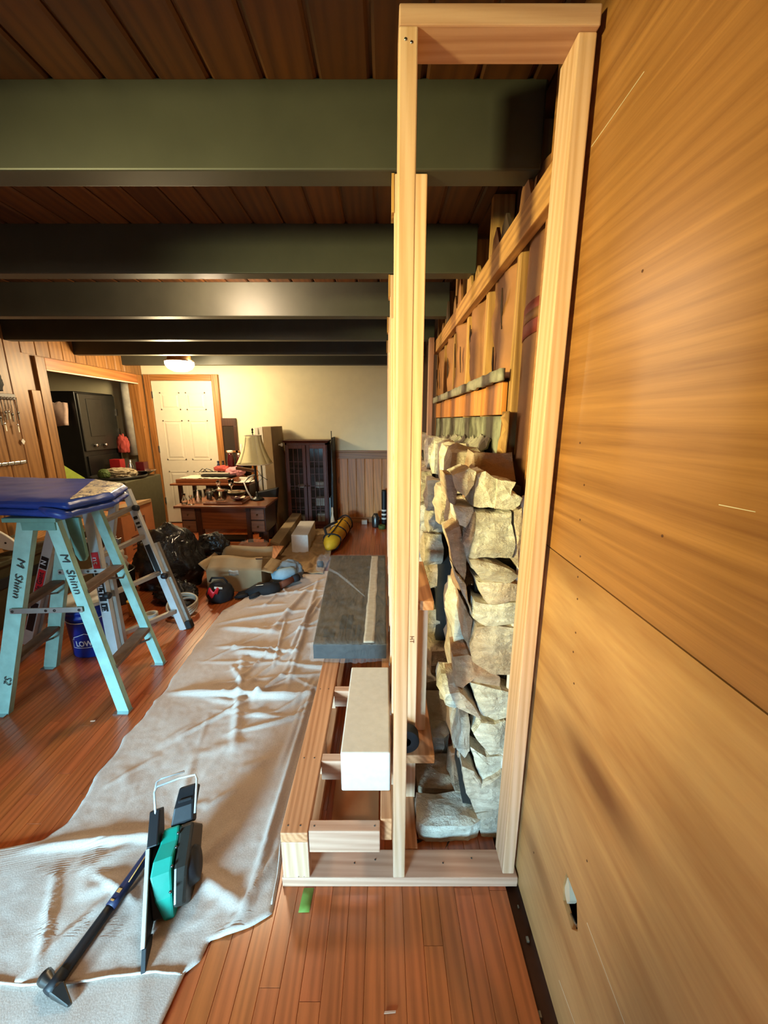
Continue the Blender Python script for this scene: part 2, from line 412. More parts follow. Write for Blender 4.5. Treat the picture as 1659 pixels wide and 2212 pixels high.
# ------------------------------------------------------------------ ceiling, beams
ceil = struct(part('ceiling', MB().box(-5.6, XR + .3, YB - .2, YF + .2, ZC + .012, ZC + .08), M['ceil']))
x = XL - .02
while x < XR:
    x1 = min(x + .145, XR + .02); g = .004
    mb = MB().add([(x+g,YB,ZC+.02),(x1-g,YB,ZC+.02),(x1-g,YF,ZC+.02),(x+g,YF,ZC+.02),(x+g,YB,ZC+.006),(x1-g,YB,ZC+.006),(x1-g,YF,ZC+.006),(x+g,YF,ZC+.006),
        (x+g+.008,YB,ZC),(x1-g-.008,YB,ZC),(x1-g-.008,YF,ZC),(x+g+.008,YF,ZC)],
        [(0,4,5,1),(1,5,6,2),(2,6,7,3),(3,7,4,0),(4,8,9,5),(5,9,10,6),(6,10,11,7),(7,11,8,4),(8,11,10,9)])
    part('ceiling_plank', mb, M['ceil'], ceil); x = x1
for k in range(-4, 6):
    y = 1.30 + .8 * k
    part('ceiling_beam', MB().box(XL - .02, XR, y, y + .083, ZB, ZC + .004), M['beam'], ceil, bevel=.005)

# ------------------------------------------------------------------ side wall with pine boards and a wide opening
wl = MB()
wl.box(XL - .12, XL - .012, YB, 4.03, 0, ZC); wl.box(XL - .12, XL - .012, 4.03, 5.60, 2.03, ZC); wl.box(XL - .12, XL - .012, 5.60, YF, 0, ZC)
wleft = struct(part('wall_left', wl, M['panel_pine']))
def tgboard_y(y0, y1, z0, z1, x, s, mat, parent, name='wall_board'):   # vertical board on a wall of constant x
    g = .0015; b = .006
    y0 += g; y1 -= g
    mb = MB().add([(x-s*.012,y0,z0),(x-s*.012,y1,z0),(x-s*.012,y1,z1),(x-s*.012,y0,z1),(x-s*.005,y0,z0),(x-s*.005,y1,z0),(x-s*.005,y1,z1),(x-s*.005,y0,z1),
        (x,y0+b,z0),(x,y1-b,z0),(x,y1-b,z1),(x,y0+b,z1)],
        [(0,1,5,4),(1,2,6,5),(2,3,7,6),(3,0,4,7),(4,5,9,8),(5,6,10,9),(6,7,11,10),(7,4,8,11),(8,9,10,11)])
    return part(name, mb, mat, parent)
y = 2.2
while y < 5.70:
    y1 = min(y + .165, 5.70)
    if y1 <= 4.0: tgboard_y(y, y1, 0, 2.35, XL, 1, M['panel_pine'], wleft)
    elif y1 < 5.6: tgboard_y(y, y1, 2.11, 2.35, XL, 1, M['panel_pine'], wleft)
    y = y1
# casing of the opening
part('casing', MB().box(XL - .12, XL + .018, 3.97, 4.08, 0, 2.10), M['panel_pine'], wleft, bevel=.004)
part('casing', MB().box(XL - .12, XL + .018, 5.555, 5.66, 0, 2.10), M['trim'], wleft, bevel=.004)
part('casing', MB().box(XL - .12, XL + .018, 4.08, 5.555, 1.99, 2.10), M['pine_h'], wleft, bevel=.004)
part('edge_strip', MB().box(XL + .004, XL + .02, 4.08, 5.555, 1.978, 1.99), M['paper'], wleft)
part('post', MB().box(XL - .01, XL + .012, 3.87, 3.968, 0, 1.78), M['panel_pine'], wleft, bevel=.003)
# low window behind the camera that lets the daylight in
struct(part('wall_back', MB().box(-3.5, -2.65, YB - .12, YB, 0, ZC).box(-.85, XR + .1, YB - .12, YB, 0, ZC).box(-2.65, -.85, YB - .12, YB, 0, .2).box(-2.65, -.85, YB - .12, YB, 1.04, ZC), M['drywall']))
wn = struct(part('window_1', MB().box(-2.72, -2.6, YB - .03, YB + .02, .15, 1.1).box(-.9, -.78, YB - .03, YB + .02, .15, 1.1).box(-2.6, -.9, YB - .03, YB + .02, .15, .22).box(-2.6, -.9, YB - .03, YB + .02, 1.02, 1.1), M['white_door']))
part('glazing_bar', MB().box(-1.77, -1.73, YB - .05, YB - .02, .22, 1.02), M['white_door'], wn)
part('window_pane', MB().box(-2.6, -.9, YB - .06, YB - .055, .22, 1.02), M['glass'], wn)

# ------------------------------------------------------------------ far wall, door, wainscot
wf = struct(part('wall_far', MB().box(XL - 2.2, XR + .1, YF, YF + .12, 0, ZC), M['drywall']))
x = -2.28
while x < XR - .01:
    x1 = min(x + .125, XR); g = .0015; b = .006
    mb = MB().add([(x+g,YF,0),(x1-g,YF,0),(x1-g,YF,1.0),(x+g,YF,1.0),(x+g,YF-.008,0),(x1-g,YF-.008,0),(x1-g,YF-.008,1.0),(x+g,YF-.008,1.0),
        (x+g+b,YF-.015,0),(x1-g-b,YF-.015,0),(x1-g-b,YF-.015,1.0),(x+g+b,YF-.015,1.0)],
        [(0,1,5,4),(1,2,6,5),(2,3,7,6),(3,0,4,7),(4,5,9,8),(5,6,10,9),(6,7,11,10),(7,4,8,11),(8,9,10,11)])
    part('wainscot_board', mb, M['wainscot'], wf); x = x1
part('chair_rail', MB().box(-2.28, XR, YF - .035, YF, 1.045, 1.075).box(-2.28, XR, YF - .022, YF, .955, 1.045), M['trim_x'], wf, bevel=.004)
part('base_rail', MB().box(-2.28, XR, YF - .024, YF, 0, .085), M['trim_x'], wf, bevel=.004)
d = struct(part('door_1', MB().box(-3.235, -2.395, YF - .03, YF - .001, .012, 2.03), M['white_door'], bevel=.003))
for px0 in (-3.135, -2.775):
    for z0, z1 in ((.22, .78), (.94, 1.50), (1.64, 1.88)):
        mb = MB(); x0, x1, yy = px0, px0 + .28, YF - .03
        mb.box(x0, x1, yy - .004, yy, z0, z0 + .016); mb.box(x0, x1, yy - .004, yy, z1 - .016, z1); mb.box(x0, x0 + .016, yy - .004, yy, z0, z1); mb.box(x1 - .016, x1, yy - .004, yy, z0, z1)
        mb.hexa([(x0+.03,yy,z0+.03),(x1-.03,yy,z0+.03),(x1-.03,yy,z1-.03),(x0+.03,yy,z1-.03),(x0+.05,yy-.006,z0+.05),(x1-.05,yy-.006,z0+.05),(x1-.05,yy-.006,z1-.05),(x0+.05,yy-.006,z1-.05)])
        part('door_panel', mb, M['white_door'], d)
for z in (.3, 1.05, 1.8): part('hinge', MB().box(-3.24, -3.222, YF - .045, YF - .03, z, z + .09), M['steel'], d)
part('door_casing', MB().box(-3.325, -3.24, YF - .045, YF, 0, 2.115), M['trim'], d, bevel=.005)
part('door_casing', MB().box(-2.39, -2.30, YF - .045, YF, 0, 2.115), M['trim'], d, bevel=.005)
part('door_casing', MB().box(-3.24, -2.39, YF - .045, YF, 2.035, 2.115), M['trim_x'], d, bevel=.005)
part('threshold', MB().box(-3.24, -2.39, YF - .05, YF, 0, .012), M['desk_dark'], d)

# ------------------------------------------------------------------ plywood wall
wr = struct(part('wall_right', MB().box(XR + .10, XR + .16, YB - .1, YF + .1, -.05, ZC + .05), M['subfloor']))
SEAM = 1.168
part('plywood_panel', MB().box(XR, XR + .012, YB, 1.23, SEAM + .0015, ZC), M['ply_up'], wr, label='reddish plywood panel above the seam')
hy0, hy1, hz0, hz1 = .655, .735, .325, .425
pl = MB(); y0, y1, z0, z1 = YB, 1.23, .0, SEAM - .0015
hole = [(hy0, hz0 + .03), (hy0 + .022, hz0), (hy1 - .01, hz0 + .014), (hy1, hz0 + .05), (hy1 - .006, hz1), (hy0 + .02, hz1 - .004)]
outer = [(y0, z0), (hy0, z0), (y1, z0), (y1, z1), (hy1, z1), (y0, z1)]
for xx in (XR, XR + .012):
    pl.add([(xx, a, b) for a, b in outer] + [(xx, a, b) for a, b in hole],
           [(0,1,7,6),(1,2,8,7),(2,3,9,8),(3,4,10,9),(4,5,11,10),(5,0,6,11)])
n = 6
pl.f += [(6+i, 6+(i+1)%6, 18+(i+1)%6, 18+i) for i in range(6)]; pl.sm += [False]*6
pl.f += [(i, (i+1)%6, 12+(i+1)%6, 12+i) for i in range(6)]; pl.sm += [False]*6
part('plywood_panel', pl, M['ply_low'], wr, label='paler plywood panel below the seam with an outlet cut-out')
part('outlet_box', MB().box(XR + .05, XR + .055, hy0 - .01, hy1 + .01, hz0 - .01, hz1 + .01).box(XR + .013, XR + .055, hy0 - .012, hy0 - .008, hz0 - .01, hz1 + .01).box(XR + .013, XR + .055, hy1 + .008, hy1 + .012, hz0 - .01, hz1 + .01), M['dark_fill'], wr, label='dark outlet hole')
part('broken_edge', MB().prism([(XR + .004, .728, .41), (XR + .004, .735, .36), (XR + .004, .715, .345), (XR + .004, .705, .37), (XR + .004, .715, .40)], (.02, 0, 0)), M['paper'], wr)
part('outlet_plate_rim', MB().tube([(XR + .008, .70, .335), (XR + .008, .672, .345), (XR + .008, .664, .37), (XR + .008, .668, .40)], .003, 6), M['steel'], wr)
def scratch(p, q, w_):
    p, q = V(p), V(q); d_ = (q - p).normalized(); s = V((1, 0, 0)).cross(d_) * w_
    part('scratch', MB().prism([p - s*.3, p + s*.5, q + s*.2, q - s*.4], (-.0006, 0, 0)), M['paper'], wr)
scratch((XR, .508, 1.391), (XR, .456, 1.393), .0016); scratch((XR, .995, 2.071), (XR, .823, 2.08), .002)
scratch((XR, .629, .428), (XR, .487, .414), .0022); scratch((XR, .696, .115), (XR, .615, .13), .003)
for yy, zz in ((.86,1.36),(.86,1.28),(.84,1.2),(.84,1.15),(.83,1.1),(.82,1.02),(.82,.97),(.80,.9),(.6,1.32),(.9,1.45),(.75,1.75),(.66,.56),(.9,.25)):
    part('nail_hole', MB().lathe((XR, yy, zz), [(.0025, -.0006), (.0025, .001)], 8, 'x'), M['print'], wr)
# stripped wall beyond the panel: studs, insulation, ledger, boards, block
for i, yy in enumerate((1.44, 1.85, 2.26, 2.67, 3.08, 3.49)):
    part('wall_stud', MB().box(XR + .005, XR + .095, yy, yy + .04, 0, ZC), M['oldstud'], wr, bevel=.003)
    if i < 5:
        for zz in (1.66,):
            ph = i * 1.7
            def batt(u, v, yy=yy, ph=ph):
                s = math.sin(math.pi * u)
                return V((XR + .05 - .05 * s + .02 * fbm((u*3 + ph, v*4, ph)) - .012*math.sin(u*9+ph)*s, yy + .045 + u*.36, 1.655 + v * .50))
            part('insulation_batt', MB().grid(batt, 14, 18), M['kraft'], wr, smooth=True)
            for k in range(2):
                u0 = random.uniform(.2, .8); yt = yy + .045 + u0*.36; zt = random.uniform(1.78, 1.98)
                part('paper_tear', MB().prism([(XR - .012, yt, zt), (XR - .010, yt + .012, zt - .06), (XR - .004, yt + .006, zt - .14), (XR - .010, yt - .006, zt - .05)], (.004, 0, 0)), M['kraft_dark'], wr)
def batt0(u, v): return V((XR + .03 - .02*math.sin(math.pi*u), 1.235 + u*.205, .9 + v * 1.32))
part('insulation_batt', MB().grid(batt0, 10, 10), M['kraft'], wr, smooth=True)
part('red_print_band', MB().grid(lambda u, v: batt0(.06 + u*.8, .655 + v*.075 - .01*u) - V((.003, 0, 0)), 8, 4), M['kraft_red'], wr, solid=.001)
part('pale_print', MB().grid(lambda u, v: batt0(.15 + u*.55, .685 + v*.022 - .006*u) - V((.0045, 0, 0)), 6, 2), M['kraft'], wr, solid=.001)
part('ledger', MB().box(XR - .03, XR + .004, 1.06, 3.5, 2.035, 2.125), M['oldboard'], wr, bevel=.003)
for i, yy in enumerate((1.3, 1.5, 1.62, 1.92, 2.1, 2.35, 2.5, 2.8, 3.0)):   # torn paper and splinters above the ledger
    h = random.uniform(.05, .16)
    part('torn_paper', MB().prism([(XR - .02, yy, 2.12), (XR - .02, yy + .12, 2.12), (XR - .02, yy + .10, 2.12 + h*.7), (XR - .02, yy + .06, 2.12 + h), (XR - .02, yy + .03, 2.12 + h*.5)], (.012, 0, 0)), random.choice([M['kraft'], M['kraft_dark'], M['oldstud']]), wr)
x = 1.50
while x < 3.3:
    wd = random.uniform(.12, .26)
    part('sheathing_board', MB().box(XR - .012, XR + .01, x + .002, x + wd - .002, 1.52, 1.635 + random.uniform(-.004, .004)), M['wainscot'], wr, bevel=.002); x += wd
def strip(u, v): return V((XR - .02 + .03*v, 1.46 + u*1.95, 1.637 + .028*(1-v) + .008*fbm((u*22, v*3, 4))))
part('mortar_strip', MB().grid(lambda u, v: V((XR - .022 + .004*fbm((u*30, 1, 2)) , 1.44 + u*1.98, 1.637 + v*.04 + .006*fbm((u*26, v*2, 4)))), 60, 2), M['mortar'], wr, solid=.02)
part('concrete_panel', MB().grid(lambda u, v: V((XR - .01 + .006*fbm((u*3, v*4, 1)), 1.45 + u*1.9, 1.16 + v*.355)), 30, 10), M['concrete'], wr, solid=.03)
for i in range(8):
    yy = 1.6 + i*.2
    part('mortar_ledge', MB().grid(lambda u, v, yy=yy: V((XR - .02 - .05*math.sin(v*3.1)*(.6 + .6*fbm((u*4+yy, v*3, 9))), yy + u*.2, 1.33 + v*.10 - .04*i*.2 + .03*fbm((u*5+yy, v, 3)))), 8, 5), M['mortar'], wr, solid=.01, smooth=False)
part('torn_paper', MB().grid(lambda u, v: V((XR - .02 - .03*u*(1-u)*4*fbm((u*3, v*4, 8)) , 1.39 + u*.08 - .02*v, 1.36 + v*.17)), 5, 8), M['oldstud'], wr, solid=.004)
# ------------------------------------------------------------------ stone fireplace being taken down
fire = thing('stone_fireplace', 'rough pale stone fireplace veneer partly demolished behind the stud frame', 'fireplace', (.34, 2.2, 0))
core = MB().box(.30, .425, 1.20, 1.38, .0, 1.30).box(.30, .425, 2.05, 3.45, 0, 1.25).box(.30, .425, 1.38, 2.05, 1.05, 1.22).box(.40, .425, 1.38, 2.05, 0, 1.05)
part('mortar_core', core, M['dark_fill'], fire)
def rock(poly, ex, seed, rough=.012, mid=None, cuts=2, name='stone', parent=None, mat=None):
    """poly: outline (3D points in one plane, its face towards -ex); ex: extrusion; face gets a raised uneven centre."""
    bm = bmesh.new(); ex = V(ex); n = len(poly); nd = ex.normalized()
    cen = sum((V(p) for p in poly), V()) / n
    fr = [bm.verts.new(cen + (V(p) - cen)*.97) for p in poly]
    md = [bm.verts.new(cen + (V(p) - cen)*1.0 + ex*.28) for p in poly]
    bk = [bm.verts.new(cen + (V(p) - cen)*.9 + ex) for p in poly]
    c0 = bm.verts.new(cen - nd * rough * .9)
    for i in range(n):
        j = (i+1) % n
        bm.faces.new((fr[i], fr[j], c0)); bm.faces.new((fr[j], fr[i], md[i], md[j])); bm.faces.new((md[j], md[i], bk[i], bk[j]))
    bm.faces.new(bk)
    bmesh.ops.triangulate(bm, faces=bm.faces[:])
    bmesh.ops.subdivide_edges(bm, edges=[e for e in bm.edges if e.calc_length() > .03], cuts=cuts, use_grid_fill=True)
    bmesh.ops.triangulate(bm, faces=bm.faces[:])
    bm.normal_update()
    for v in bm.verts:
        p = v.co*26 + V((seed*3.1, seed*1.7, seed))
        v.co += v.normal * rough * (.75*noise.noise(p*.5) + .45*noise.noise(p*1.6)) + V((noise.noise(p*.8), noise.noise(p*.8 + V((9,0,0))), noise.noise(p*.8 + V((0,9,0))))) * rough * .35
    mb = MB(); bm.verts.index_update(); mb.add([v.co.copy() for v in bm.verts], [tuple(v.index for v in f.verts) for f in bm.faces]); bm.free()
    return part(name, mb, mat or M['stone'], parent or fire)
YE = 1.13
def W(px, py, Y):   # direction of sight -> point of the vertical plane at distance Y (used only to lay out the end face of the stonework)
    p_ = math.radians(13.2); s_, c_ = math.sin(p_), math.cos(p_); u, v_ = (px - 829.5)/845, (py - 1106)/845
    k = Y / (c_ - v_*s_); return V((u*k, Y, 1.5 - (s_ + v_*c_)*k))
END = [
 [(980,1026),(1015,1009),(1029,1019),(1022,1049),(1006,1070),(989,1059)],
 [(1029,1023),(1048,1019),(1075,1033),(1066,1100),(1022,1096)],
 [(1075,1035),(1100,1040),(1114,1042),(1107,1059),(1128,1075),(1123,1092),(1109,1106),(1066,1100)],
 [(985,1094),(1022,1096),(1022,1108),(1006,1141),(992,1134)],
 [(1029,1106),(1070,1108),(1105,1106),(1110,1150),(1112,1176),(1105,1205),(1055,1207),(1013,1204),(1025,1162)],
 [(1022,1103),(1029,1106),(1025,1162),(1010,1202),(1001,1174)],
 [(1109,1106),(1128,1096),(1130,1162),(1121,1233),(1107,1209),(1113,1174)],
 [(1013,1209),(1055,1212),(1095,1228),(1121,1244),(1095,1258),(1041,1256),(1022,1230)],
 [(1029,1255),(1067,1258),(1119,1263),(1116,1298),(1057,1303),(1039,1278)],
 [(1025,1298),(1067,1308),(1119,1301),(1116,1350),(1048,1352),(1020,1338)],
 [(1028,1353),(1070,1350),(1114,1355),(1109,1410),(1109,1460),(1070,1460),(1022,1431),(1012,1397)],
 [(978,1418),(1012,1413),(1078,1463),(1083,1489),(1017,1471),(986,1494)],
 [(1015,1473),(1060,1484),(1106,1497),(1101,1549),(1070,1560),(1038,1544)],
 [(973,1497),(991,1494),(1028,1528),(1041,1557),(1017,1541),(983,1528)],
 [(1038,1560),(1070,1564),(1095,1557),(1093,1628),(1059,1631),(1020,1586)],
 [(994,1549),(1012,1547),(1017,1625),(1004,1641),(983,1623),(996,1586)],
 [(1015,1612),(1050,1634),(1092,1633),(1093,1670),(1044,1691),(1028,1657)],
 [(999,1654),(1023,1665),(1042,1693),(1088,1670),(1086,1743),(1025,1759),(1007,1712)],
 [(1028,1759),(1083,1743),(1083,1815),(1044,1815),(1033,1780)],
 [(960,1022),(980,1026),(989,1059),(985,1094),(970,1085),(963,1050)],
 [(965,1150),(992,1134),(1010,1202),(1004,1260),(985,1230)],
 [(985,1235),(1005,1262),(1020,1330),(1008,1300)],
 [(1000,1300),(1022,1340),(1012,1397),(1000,1370)],
]
for i, pl_ in enumerate(END):
    random.seed(100 + i)
    y = YE + random.uniform(-.018, .02) + (.03 if i in (19, 20, 21, 22) else 0)
    if i in (4, 10): y -= .015
    rock([W(a, b, y) for a, b in pl_][::-1], (0, random.uniform(.12, .17), 0), i, .010, cuts=3, mat=M['stone_red'] if i in (5, 11, 13, 19, 20, 21, 22) else None)
# pale mortar bead between the end stones and the wall
part('mortar_bead', MB().grid(lambda u, v: V((.412 + .02*u + .006*fbm((v*20, u, 3)), 1.15 + .02*u, .02 + v*1.26)), 2, 40), M['foam'], fire, solid=.01)
# side face of the veneer, running back past the fire opening
random.seed(21)
def side_stone(y0, y1, z0, z1, x, seed, mat=None):
    n = random.randint(5, 7); cy, cz = (y0+y1)/2, (z0+z1)/2; pts = []
    for k in range(n):
        a = 2*math.pi*(k + random.uniform(-.25, .25))/n
        ca, sa = math.cos(a), math.sin(a); m = 1/max(abs(ca), abs(sa))
        m = .5*m + .5; m = min(m, 1.25)
        pts.append(V((x, cy + ca*m*(y1-y0)*.5, cz + sa*m*(z1-z0)*.5)))
    rock(pts, (random.uniform(.08, .14), 0, 0), seed, .02, cuts=1, mat=mat)
z = .0; sd = 200
while z < 1.28:
    h = random.uniform(.09, .19); y = 1.22 + random.uniform(0, .03)
    while y < 3.4:
        wd = random.uniform(.1, .3); y1 = y + wd
        inop = 1.42 < (y + y1)/2 < 2.0 and z + h/2 < 1.0
        if not inop:
            bx = .25 + random.uniform(-.045, .03) + (.045 if y < 1.5 and z < .4 else -.02 if y < 1.5 and z < .85 else 0) + (.0 if z < 1.1 else .03) - (.05 if 1.95 < y < 2.7 and z < 1.15 else 0)
            zt = z - .12*(y - 1.2) * .0
            if not (z + h > 1.22 and random.random() < .35):
                side_stone(y, y1 + .015, z, z + h + .012, bx, sd, M['stone_red'] if y < 1.55 and sd % 4 else None)
        sd += 1; y = y1
    z += h
# fire opening back
part('firebox_back', MB().box(.395, .40, 1.38, 2.05, 0, 1.05), M['dark_fill'], fire)
# hearth stones left on the floor
random.seed(5)
HS = [(.115,.345,1.11,1.25,.075),(.13,.33,1.27,1.45,.06),(.16,.30,1.47,1.58,.12),(.12,.33,1.60,1.85,.07),(.14,.30,1.87,2.1,.1),(.06,.115,1.14,1.26,.03),(.1,.3,2.12,2.4,.08),(.31,.36,1.3,1.5,.09)]
for i, (a, b, c_, d_, h) in enumerate(HS):
    q = lambda s: random.uniform(-s, s)
    poly = [(a+q(.01), c_+.02, h), (a+.03, c_+q(.008), h), (b-.03, c_+q(.008), h), (b+q(.01), c_+.025, h), (b+q(.012), d_, h), (a+q(.012), d_+q(.01), h)]
    rock(poly, (0, 0, -h - .018), 300 + i, .012, cuts=2, name='hearth_stone', mat=None)
part('rubble_grit', MB().grid(lambda u, v: V((.075 + u*.33, 1.075 + v*1.9, -.012 + .02*fbm((u*9, v*30, 2)))), 10, 40), M['dark_fill'], fire, solid=.004)
random.seed(11)

# ------------------------------------------------------------------ new timber framing
fr = thing('timber_wall_frame', 'unfinished pine stud frame with top and bottom plates beside the plywood wall', 'frame', (.1, 1.02, 0))
Y0, Y1 = .975, 1.064
part('bottom_plate', MB().box(-.335, .44, Y0, Y1, 0, .038), M['pine_x'], fr, bevel=.003)
part('top_plate', MB().box(.03, .43, Y0, Y1, 2.262, 2.298), M['pine_x'], fr, bevel=.003)
part('stud', MB().box(.03, .068, Y0, Y1, .038, 2.262), M['pine_z'], fr, bevel=.003)
part('stud', MB().box(.392, .43, Y0 + .012, Y1 + .01, .038, 2.262), M['pine_z'], fr, bevel=.003)
for yy in (1.33, 2.13, 2.93, 3.73):
    part('stud', MB().box(.03, .125, yy - .019, yy + .019, .038, 2.188), M['pine_z'], fr, bevel=.003)
    part('shim', MB().box(.022, .03, yy - .02, yy + .045, 2.09, 2.188), M['oldstud'], fr)
for yy in (1.72, 2.53, 3.33): part('stud', MB().box(.03, .118, yy - .019, yy + .019, .038, 1.9), M['pine_z'], fr, bevel=.003)
part('bottom_plate', MB().box(.03, .118, 1.066, 4.2, 0, .038), M['pine_y'], fr, bevel=.003)
part('stud', MB().box(.365, .403, 3.36, 3.44, 0.2, 2.145), M['pine_z'], fr, bevel=.003, label='loose pale upright beyond the stonework')
part('cripple_stud', MB().box(.132, .17, 1.37, 1.46, .25, .81), M['pine_z'], fr, bevel=.003)
part('header_block', MB().box(.09, .185, 1.33, 1.75, .812, .85), M['pine_y'], fr, bevel=.003)
part('ledge_plank', MB().box(.055, .195, 1.245, 1.95, .212, .25), M['pine_y'], fr, bevel=.004)
part('ledge_post', MB().box(.085, .123, 1.26, 1.30, .03, .212), M['pine_z'], fr, bevel=.003)
for (a, b, c_) in ((.043,Y0,2.24),(.055,Y0,2.235)): part('nail_head', MB().lathe((a, b, c_), [(.003, -.001), (.003, .001)], 8, 'y'), M['steel'], fr)
for (a, b) in ((-.10,1.02),(-.03,1.03),(.2,1.02),(.3,1.035)): part('nail_head', MB().lathe((a, b, .038), [(.0028, -.001), (.0028, .0008)], 8), M['steel_dark'], fr)
for a in (-.28, -.262): part('nail_head', MB().lathe((a, Y0, .045), [(.0022, -.001), (.0022, .001)], 8, 'y'), M['chrome'], fr)
for k, s in enumerate(('HT',)): text('grade_stamp', s, (.096, 1.3095, .72), (0, 0, -1), (1, 0, 0), .022, M['print'], fr, bold=0)

be = thing('hearth_bench_frame', 'low ladder-like pine bench frame lying along the dust sheet', 'frame', (-.15, 1.6, 0))
ZT = .225
part('rail', MB().box(-.33, -.243, Y0, 3.35, ZT - .038, ZT), M['pine_y'], be, bevel=.003)
part('rail', MB().box(-.012, .026, Y0 + .045, 3.35, ZT - .089, ZT), M['pine_y'], be, bevel=.003)
part('post', MB().box(-.33, -.243, Y0, Y0 + .038, .038, ZT - .038), M['pine_z'], be, bevel=.003)
for yy in (1.36, 1.75, 2.4, 3.0): part('post', MB().box(-.29, -.252, yy, yy + .089, .038, ZT - .038), M['pine_z'], be, bevel=.003)
part('base_plate', MB().box(-.33, -.243, 1.066, 3.35, 0, .038), M['pine_y'], be, bevel=.003)
part('crosspiece', MB().box(-.242, -.013, .982, 1.020, ZT - .089, ZT - .002), M['pine_x'], be, bevel=.003)
for yy in (1.245, 1.645, 2.05, 2.45, 2.85): part('crosspiece', MB().box(-.242, -.013, yy, yy + .038, ZT - .089, ZT - .002), M['pine_x'], be, bevel=.003)
for yy in (1.0, 1.26, 1.66, 2.06):
    for a in (-.31, -.27): part('screw_head', MB().lathe((a, yy, ZT), [(.003, -.001), (.003, .0006)], 8), M['steel_dark'], be)
for yy in (1.0,):
    for a in (-.225, -.03): part('screw_head', MB().lathe((a, yy, ZT - .002), [(.003, -.001), (.003, .0006)], 8), M['steel_dark'], be)

tag(part('cardboard_sheet', MB().hexa([(-.20,1.10,.001),(-.02,1.08,.001),(-.02,1.62,.001),(-.21,1.60,.001),(-.20,1.10,.006),(-.02,1.08,.006),(-.02,1.62,.012),(-.21,1.60,.010)]), M['cardboard_orange'], bevel=.002), 'brown cardboard sheet on the floor inside the bench frame', 'cardboard')
tag(part('tape_roll', MB().lathe((.085, 1.275, .302), [(.02,-.022),(.05,-.022),(.05,.022),(.02,.022),(.02,-.022)], 32, 'y'), M['black'], bevel=.002), 'black tape roll standing on the pine ledge behind the stud', 'tape')

def white_block(name, x0, x1, y0, y1, z0, z1, skew, lab):
    o = part(name, MB().hexa([(x0,y0,z0),(x1,y0,z0),(x1+skew,y1,z0),(x0+skew,y1,z0),(x0,y0,z1),(x1,y0,z1),(x1+skew,y1,z1),(x0+skew,y1,z1)]), M['foam'], bevel=.006, seg=3)
    return tag(o, lab, 'block')
white_block('white_block', -.150, .022, 1.118, 1.60, ZT + .001, .388, 0, 'long white block resting across the bench frame')
white_block('white_block', -1.065, -.872, 4.30, 4.95, .008, .22, -.03, 'white block lying on the tan sheet in front of the glass-door cabinet')

# wrapped dark carton on the bench frame
pk = thing('wrapped_carton', 'flat dark carton in clear plastic wrap on the bench frame', 'package', (-.22, 2.6, ZT))
pc = [(-.385,1.90),(.012,1.90),(.012,3.33),(-.475,3.33)]
part('carton', MB().hexa([(a,b,ZT+.002) for a, b in pc] + [(a,b,.32) for a, b in pc]), M['package'], pk, bevel=.008)
def wrapf(u, v):
    a = V(pc[0]).lerp(V(pc[1]), u); b = V(pc[3]).lerp(V(pc[2]), u); q = a.lerp(b, v)
    e = min(u, 1-u, v, 1-v)
    return V((q.x + (u-.5)*.02, q.y + (v-.5)*.01, .326 + .012*abs(fbm((u*9, v*16, 1))) - (.012 if e < .01 else 0)))
part('plastic_wrap', MB().grid(wrapf, 40, 90), M['wrap'], pk)
def wrapfront(u, v):
    return V((-.40 + u*.42 + .01*fbm((u*5, v*3, 6)), 1.888 - .02*abs(fbm((u*8, v*5, 3))) - .018*(1-v)*math.sin(u*3.1), .228 + v*.10))
part('plastic_wrap', MB().grid(wrapfront, 40, 12), M['wrap'], pk)
part('plastic_wrap', MB().grid(lambda u, v: V((-.392 - .088*u - .012*abs(fbm((u*14, v*4, 8))), 1.90 + u*1.43, .228 + v*.098)), 50, 6), M['wrap'], pk)
part('dark_end', MB().box(-.384, .011, 1.897, 1.9005, ZT + .008, .318), M['black'], pk)
part('tape_strip', MB().grid(lambda u, v: V((-.112 + u*.06 + .004*fbm((v*9, u, 2)) , 1.91 + v*1.40, .3225 + .002*fbm((u*4, v*20, 5)))), 4, 60), M['paletape'], pk, solid=.001)
for x0, x1, y0, y1 in ((-.26,-.23,2.06,2.22),(-.22,-.19,2.06,2.22),(-.18,-.165,1.98,2.1),(-.155,-.14,1.98,2.1),(-.34,-.28,1.97,2.02)):
    part('printed_mark', MB().box(x0, x1, y0, y1, .3215, .3225), M['ink'], pk)
part('twisted_film', MB().tube([(-.44,2.95,.335),(-.36,2.85,.34),(-.28,2.72,.338),(-.2,2.58,.336),(-.13,2.46,.333)], [.012,.009,.01,.006,.003], 7), M['wrap'], pk)
# ------------------------------------------------------------------ canvas dust sheet
random.seed(3)
dc = thing('dust_sheet', 'long creased beige canvas dust sheet along the bench frame', 'sheet', (-.8, 2.2, 0))
def interp(t, tab):
    for (a, b), (c_, d_) in zip(tab, tab[1:]):
        if t <= c_: return b + (d_ - b)*max(0, (t - a))/(c_ - a)
    return tab[-1][1]
LT = [(.70,-1.95),(1.0,-1.92),(1.06,-1.5),(1.11,-1.25),(1.18,-1.20),(1.36,-1.235),(1.6,-1.25),(1.9,-1.245),(2.4,-1.28),(2.89,-1.30),(3.05,-1.22),(3.5,-1.10),(3.75,-.98)]
RT = [(.70,-.60),(.745,-.585),(.765,-.553),(.79,-.522),(.835,-.515),(.842,-.49),(.87,-.40),(.90,-.348),(1.0,-.352),(1.15,-.372),(1.58,-.36),(2.0,-.355),(2.5,-.36),(3.2,-.40),(3.75,-.55)]
ridges = []
def ridge(x0, y0, x1, y1, wd, h): ridges.append((V((x0,y0)), V((x1,y1)), wd, h))
ridge(-.425,1.04,-.405,1.86,.010,.036); ridge(-.56,2.1,-.62,3.3,.015,.02)     # long fold beside the bench
